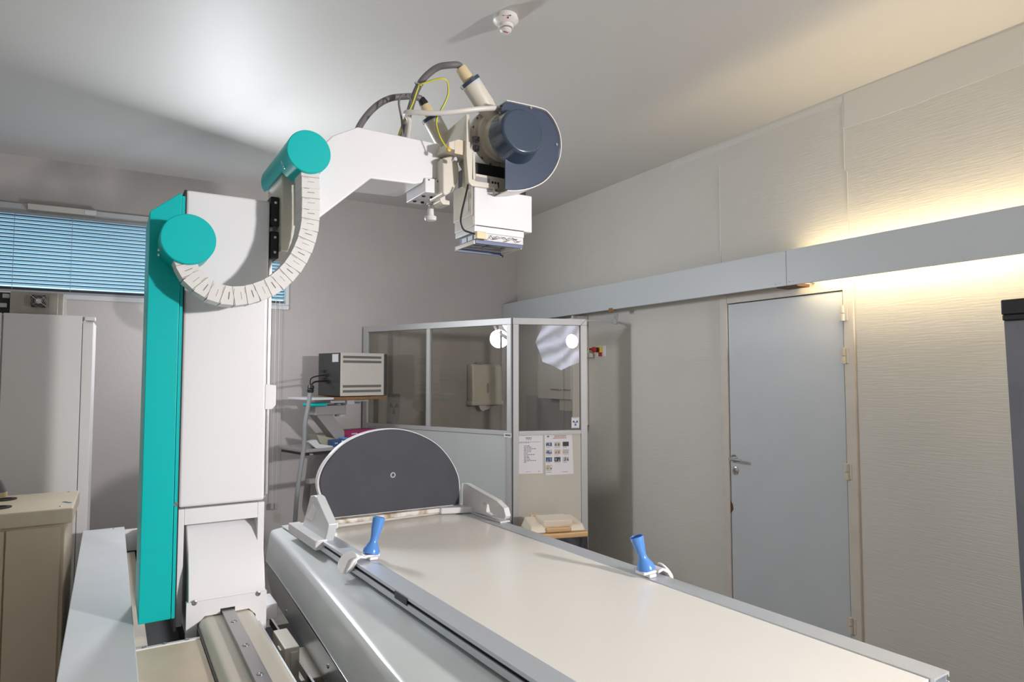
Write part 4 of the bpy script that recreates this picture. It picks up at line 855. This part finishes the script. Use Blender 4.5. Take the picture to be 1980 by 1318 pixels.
e1, ax1 = socket((907, 156), (962, 240), 2.50, .066)
e2, ax2 = socket((833, 226), (872, 300), 2.74, .060)
# bracket: side plate facing left, front L frame
BU = 1.292
bpn = up(S, BU, [(853, 300), (855, 266), (868, 250), (903, 219), (906, 283), (914, 294), (915, 345), (900, 368), (893, 362), (894, 330), (886, 318), (884, 300)])
MB().pu(S, bpn, BU, BU + .012).build('yoke_plate', 'cream', th, bevel=.002)
lp = vp(S, 2.44, [(902, 220), (904, 220), (907, 284), (917, 294), (917, 345), (921, 350), (963, 356), (964, 376), (957, 376), (955, 364), (912, 359), (906, 352), (902, 300)])
MB().pv(S, lp, 2.44, 2.47).build('yoke_bracket', 'cream', th, bevel=.002)
a = meas(959, 368, S, 'v', 2.438); screw(th, S(a[0], 2.438, a[2]), -S.v, .006)
bx = vp(S, 2.47, [(882, 270), (898, 270), (898, 300), (882, 300)])
MB().pv(S, [(1.19, bx[2][1] + .015), (1.19, bx[0][1] - .02), (1.235, bx[0][1]), (BU, bx[0][1]), (BU, bx[2][1])], 2.46, 2.60).build('mounting_block', 'cream', th, bevel=.003)
a = meas(889, 285, S, 'v', 2.455); MB().box(S, a[0] - .022, a[0] + .016, 2.4585, 2.461, a[2] - .028, a[2] + .028).build('beige_tape', 'beige2', th, label='square of beige tape')
a = meas(878, 309, S, 'v', 2.47); MB().cyl(S(a[0], 2.455, a[2]), S(a[0], 2.48, a[2]), .009, 6).build('hex_bolt', 'steel', th)
hubp = vp(S, 2.52, [(856, 305), (884, 298), (888, 325), (886, 350), (876, 370), (862, 378), (856, 374)])
MB().pv(S, hubp, 2.52, 2.66).build('swivel_hub', 'cream', th, bevel=.022, seg=5)
ukp = vp(S, 2.60, [(848, 377), (857, 376), (858, 388), (866, 390), (866, 398), (853, 397), (847, 390)])
MB().pv(S, ukp, 2.58, 2.66).build('support_hook', 'cream', th, bevel=.003)
# dark interior behind the yoke
MB().box(S, 1.335, 1.60, 2.50, 2.66, 2.385, 2.50).build('dark_mount', 'pit', th)
# collimator
c0_ = meas(917, 400, S, 'v', 2.45)[0]; c1_ = meas(1029, 400, S, 'v', 2.45)[0]
zct = meas(1029, 377, S, 'v', 2.45)[2]; zcb = meas(917, 436, S, 'v', 2.45)[2] + .002
co = MB().box(S, c0_, c1_, 2.45, 2.64, zcb, zct - .005).build('collimator', 'white', th, bevel=.006, seg=3, label='white square collimator box')
MB().box(S, c0_ - .006, c0_ + .001, 2.462, 2.64, zcb + .045, zct + .02).build('side_panel', 'cream', co, bevel=.002)
MB().box(S, c0_ - .0075, c0_ - .004, 2.49, 2.515, zcb + .07, zct - .02).build('side_slot', 'white2', co)
MB().box(S, c0_ - .004, c0_ + .001, 2.455, 2.63, zcb - .004, zcb + .040).build('side_panel', 'cream', co, bevel=.004)
MB().box(S, c0_ + .006, c0_ + .19, 2.449, 2.47, zct - .006, zct + .052).build('control_plate', 'cream', co, bevel=.002)
m = MB().box(S, c0_ + .008, c0_ + .075, 2.4475, 2.4495, zct + .008, zct + .040)
m.build('rating_plate', 'grey', co)
for i in range(3): MB().box(S, c0_ + .085 + i * .014, c0_ + .093 + i * .014, 2.4478, 2.4495, zct + .006, zct + .030).build('vent_slot', 'dark', co)
m = MB().box(S, c0_ + .01, c1_ - .045, 2.449, 2.4505, zcb + .0005, zcb + .003); m.build('shadow_gap', 'dark', co)
MB().box(S, c0_, c1_ - .045, 2.448, 2.63, zcb - .028, zcb - .001).build('bottom_flange', 'white', co, bevel=.002)
MB().box(S, c0_ + .03, c1_ - .045, 2.456, 2.62, zcb - .058, zcb - .028).build('lamp_tray', 'white2', co)
MB().box(S, c0_ + .012, c0_ + .030, 2.47, 2.61, zcb - .060, zcb - .030).build('blue_scale', 'bluebar', co, label='blue printed scale strip')
MB().box(S, c0_ + .0105, c0_ + .0125, 2.54, 2.585, zcb - .055, zcb - .035).box(S, c0_ + .0105, c0_ + .0125, 2.485, 2.53, zcb - .055, zcb - .035).build('scale_label', 'label', co)
MB().box(S, c0_ + .005, c0_ + .052, 2.435, 2.462, zcb - .058, zcb - .026).build('cable_connector', 'plug', co, bevel=.003)
m = MB(); r_ = random.Random(2)
for i in range(9): x = c0_ + .06 + i * .018; m.tubep([S(x, 2.447, zcb - .035 - r_.random() * .02), S(x + .012, 2.442, zcb - .03 - r_.random() * .025), S(x + .028, 2.447, zcb - .032 - r_.random() * .022)], .0016, 6, i % 3)
m.build('exposed_wires', ['cordw', 'dark', 'steel'], co)
zf = zcb - .078
MB().box(S, c0_ + .004, c1_ - .052, 2.447, 2.456, zf + .001, zf + .017).build('tray_bar', 'bluebar', co, bevel=.001)
MB().box(S, c0_ - .002, c1_ - .062, 2.622, 2.631, zf - .006, zf + .010).build('tray_bar', 'bluebar', co, bevel=.001)
MB().box(S, c0_ - .002, c0_ + .006, 2.45, 2.63, zf - .002, zf + .014).build('tray_side', 'cream', co, bevel=.001)
MB().box(S, c1_ - .062, c1_ - .055, 2.45, 2.63, zf - .002, zf + .010).build('tray_side', 'cream', co, bevel=.001)
MB().box(S, c0_ + .006, c1_ - .062, 2.456, 2.622, zf + .012, zf + .014).build('perspex_window', 'perspex', co)
m = MB().box(S, c0_ + .10, c0_ + .1015, 2.458, 2.62, zf + .0105, zf + .0118).box(S, c0_ + .02, c1_ - .09, 2.54, 2.5415, zf + .0105, zf + .0118); m.build('crosshair', 'dark', co)
m = MB().box(S, c0_ + .04, c0_ + .17, 2.56, 2.60, zf + .0165, zf + .018).box(S, c0_ + .04, c0_ + .17, 2.49, 2.53, zf + .0165, zf + .018); m.build('reflector_strip', 'label', co)
MB().cyl(S(c1_ - .064, 2.618, zf - .006), S(c1_ - .054, 2.618, zf - .006), .006, 10).build('tray_catch', 'dark', co)

# cables
def cable(name, pts, r, m_, label, cat='cable', sub=8): return tag(MB().tubep(pts, r, 16, sub=sub, smooth=10).build(name, m_, ang=60), label, cat)
v_ = 2.62
cable('high_voltage_cable', [e1 - ax1 * .005, e1 + ax1 * .012, sp(868, 126, 2.51), sp(852, 128, 2.53), sp(838, 135, 2.55), sp(816, 155, 2.58), sp(801, 185, 2.62), sp(790, 222, 2.68), sp(779, 262, 2.73), sp(772, 285, 2.75)], .0142, 'cableg', 'thick grey cable arching up to the upper tube socket')
cable('high_voltage_cable', [e2 + ax2 * .03, sp(797, 186, 2.74), sp(780, 187, 2.76), sp(757, 189, 2.76), sp(732, 201, 2.76), sp(710, 222, 2.75), sp(694, 246, 2.74), sp(688, 262, 2.73)], .0142, 'cableg', 'thick grey cable arching left from the rear tube socket')
tag(MB().lathe(e2 - ax2 * .003, ax2, [(0, .021), (.01, .022), (.035, .016)], 10).build('cable_boot', 'dark'), 'short black cable boot on the rear plug', 'cable boot')
cable('control_cable', [sp(776, 280, 2.62), sp(778, 240, 2.62), sp(773, 212, 2.62), sp(771, 196, 2.62), sp(776, 185, 2.62), sp(785, 182, 2.62), sp(793, 190, 2.62), sp(794, 202, 2.62), sp(786, 222, 2.62), sp(781, 245, 2.62), sp(778, 280, 2.64)], .0045, 'cableg', 'thin grey cable looped in front of the thick cables')
cable('white_tube', [sp(785, 282, 2.66), sp(790, 250, 2.60), sp(791, 228, 2.56), sp(783, 218, 2.54), sp(800, 217, 2.50), sp(840, 219, 2.45), sp(880, 216, 2.41), sp(920, 211, 2.39), sp(955, 209, 2.39), sp(972, 210, 2.43)], .011, 'cordw', 'white flexible tube crossing in front of the tube head', sub=8)
ew = thing('earth_wire', sp(870, 290, 2.46), 'thin yellow and green earth wire looping to the tube bracket', 'wire')
wp = [sp(771, 262, 2.68), sp(782, 232, 2.62), sp(796, 205, 2.58), sp(809, 168, 2.55), sp(812, 164, 2.53), sp(835, 156, 2.50), sp(855, 152, 2.48), sp(865, 158, 2.48), sp(867, 180, 2.48), sp(860, 200, 2.48), sp(847, 224, 2.50), sp(844, 240, 2.50), sp(850, 262, 2.48), sp(860, 280, 2.47), sp(868, 289, 2.46)]
MB().tubep(wp, .003, 8, sub=6).build('wire_yellow', 'yellow', ew)
MB().tubep([p + _U * .0022 - _R * .0022 + _F * .001 for p in wp], .0022, 8, sub=6).build('wire_green_stripe', 'green', ew)
MB().lathe(sp(868, 289, 2.456), -S.v, [(-.004, .010), (.004, .009), (.005, .004)], 12).build('lug', 'yel', ew)
tag(MB().tubep([sp(905, 357, 2.44), sp(900, 380, 2.43), sp(893, 410, 2.43), sp(891, 430, 2.43), sp(897, 444, 2.43), sp(908, 449, 2.437), sp(918, 452, 2.443)], .0042, 10, sub=6).build('collimator_cable', 'dark', ang=60), 'thin black cable hanging down the left side of the collimator', 'cable')
for (x, y, v_, r_, lab) in ((808, 163, 2.585, .016, 'white cable tie round the grey cables above the arm, upper one'), (784, 236, 2.68, .022, 'white cable tie round the grey cables above the arm, lower one')):
    p = sp(x, y, v_); tx = (_R * .45 + _U * .9).normalized(); tag(MB().lathe(p - tx * .002, tx, [(0, r_), (0, r_ + .0015), (.004, r_ + .0015), (.004, r_)], 20, capends=False).build('cable_tie', 'cordw'), lab, 'cable tie', 'cable ties above the arm')

# ================================================================== RIGHT EDGE SCREEN
fs0 = meas(1941, 590, Wd, 'u', 3.22)
fsn = thing('folded_screen', (3.25, fs0[1] - .4, 0), 'tall dark grey fabric screen with black top cap at the right edge', 'screen')
yy = fs0[1]
MB().prism([Wd(3.20, yy - .045, 0), Wd(3.24, yy - .045, 0), Wd(3.24, yy - .9, 0), Wd(3.20, yy - .9, 0)], [Wd(3.20, yy - .005, 1.80), Wd(3.24, yy - .005, 1.80), Wd(3.24, yy - .9, 1.80), Wd(3.20, yy - .9, 1.80)]).build('fabric_panel', 'fabric', fsn, bevel=.004)
MB().box(Wd, 3.19, 3.25, yy - .92, yy - .003, 1.80, 1.825, 0).box(Wd, 3.19, 3.25, yy - .92, yy, 1.825, fs0[2] + .022, 0).build('top_cap', 'dark', fsn, bevel=.006)

# ================================================================== PHOTO LAMPS
def stand(parent, p, r=.35):
    m = MB().cyl((p.x, p.y, .35), (p.x, p.y, p.z - .05), .012, 12)
    for k in range(3):
        a = R(90 + 120 * k); m.cyl((p.x, p.y, .55), (p.x + r * cos(a), p.y + r * sin(a), .012), .009, 10)
    m.build('tripod', 'dark', parent)
def dome(parent, c, axis, r, depth, mt, sides=8):
    axis = Vector(axis).normalized(); e1 = axis.orthogonal().normalized(); e2 = axis.cross(e1); vs = []; nr = 7; ns = sides * 2
    for k in range(nr + 1):
        t = k / nr
        for j in range(ns):
            a = 2 * pi * j / ns; rr = r * t * (1 if j % 2 == 0 else (1 - .10 * t)); vs.append(c + e1 * (rr * cos(a)) + e2 * (rr * sin(a)) + axis * (depth * t * t))
    fs = [(k * ns + j, k * ns + (j + 1) % ns, (k + 1) * ns + (j + 1) % ns, (k + 1) * ns + j) for k in range(nr) for j in range(ns)]
    o = MB().add(vs, fs).build('reflector', mt, parent, ang=15); sm = o.modifiers.new('thickness', 'SOLIDIFY'); sm.thickness = .004; return o
la = thing('studio_lamp', (LIGHT_A.x, LIGHT_A.y, 0), 'studio lamp with white octagonal umbrella, seen reflected in the booth glass', 'studio lamp', 'studio lamps')
dome(la, LIGHT_A + Vector((.03, -.16, .02)), (-.3, 1, .0), .47, .22, 'domeA'); stand(la, LIGHT_A + Vector((0, -.25, 0)))
MB().lathe(LIGHT_A + Vector((.14, .02, .03)), (-.3, 1, .0), [(-.1, .03), (-.02, .045), (.04, .06), (.07, .07)], 20).build('flash_head', 'dark', la)
lb = thing('studio_lamp', (LIGHT_B.x, LIGHT_B.y, 0), 'studio lamp with small white reflector standing hidden behind the column', 'studio lamp', 'studio lamps')
MB().lathe(LIGHT_B + Vector((-.02, .06, .0)), (.38, -.85, .22), [(0, .05), (.05, .09), (.12, .19), (.13, .195)], 28, capends=False).build('reflector', 'domeB', lb); stand(lb, LIGHT_B)
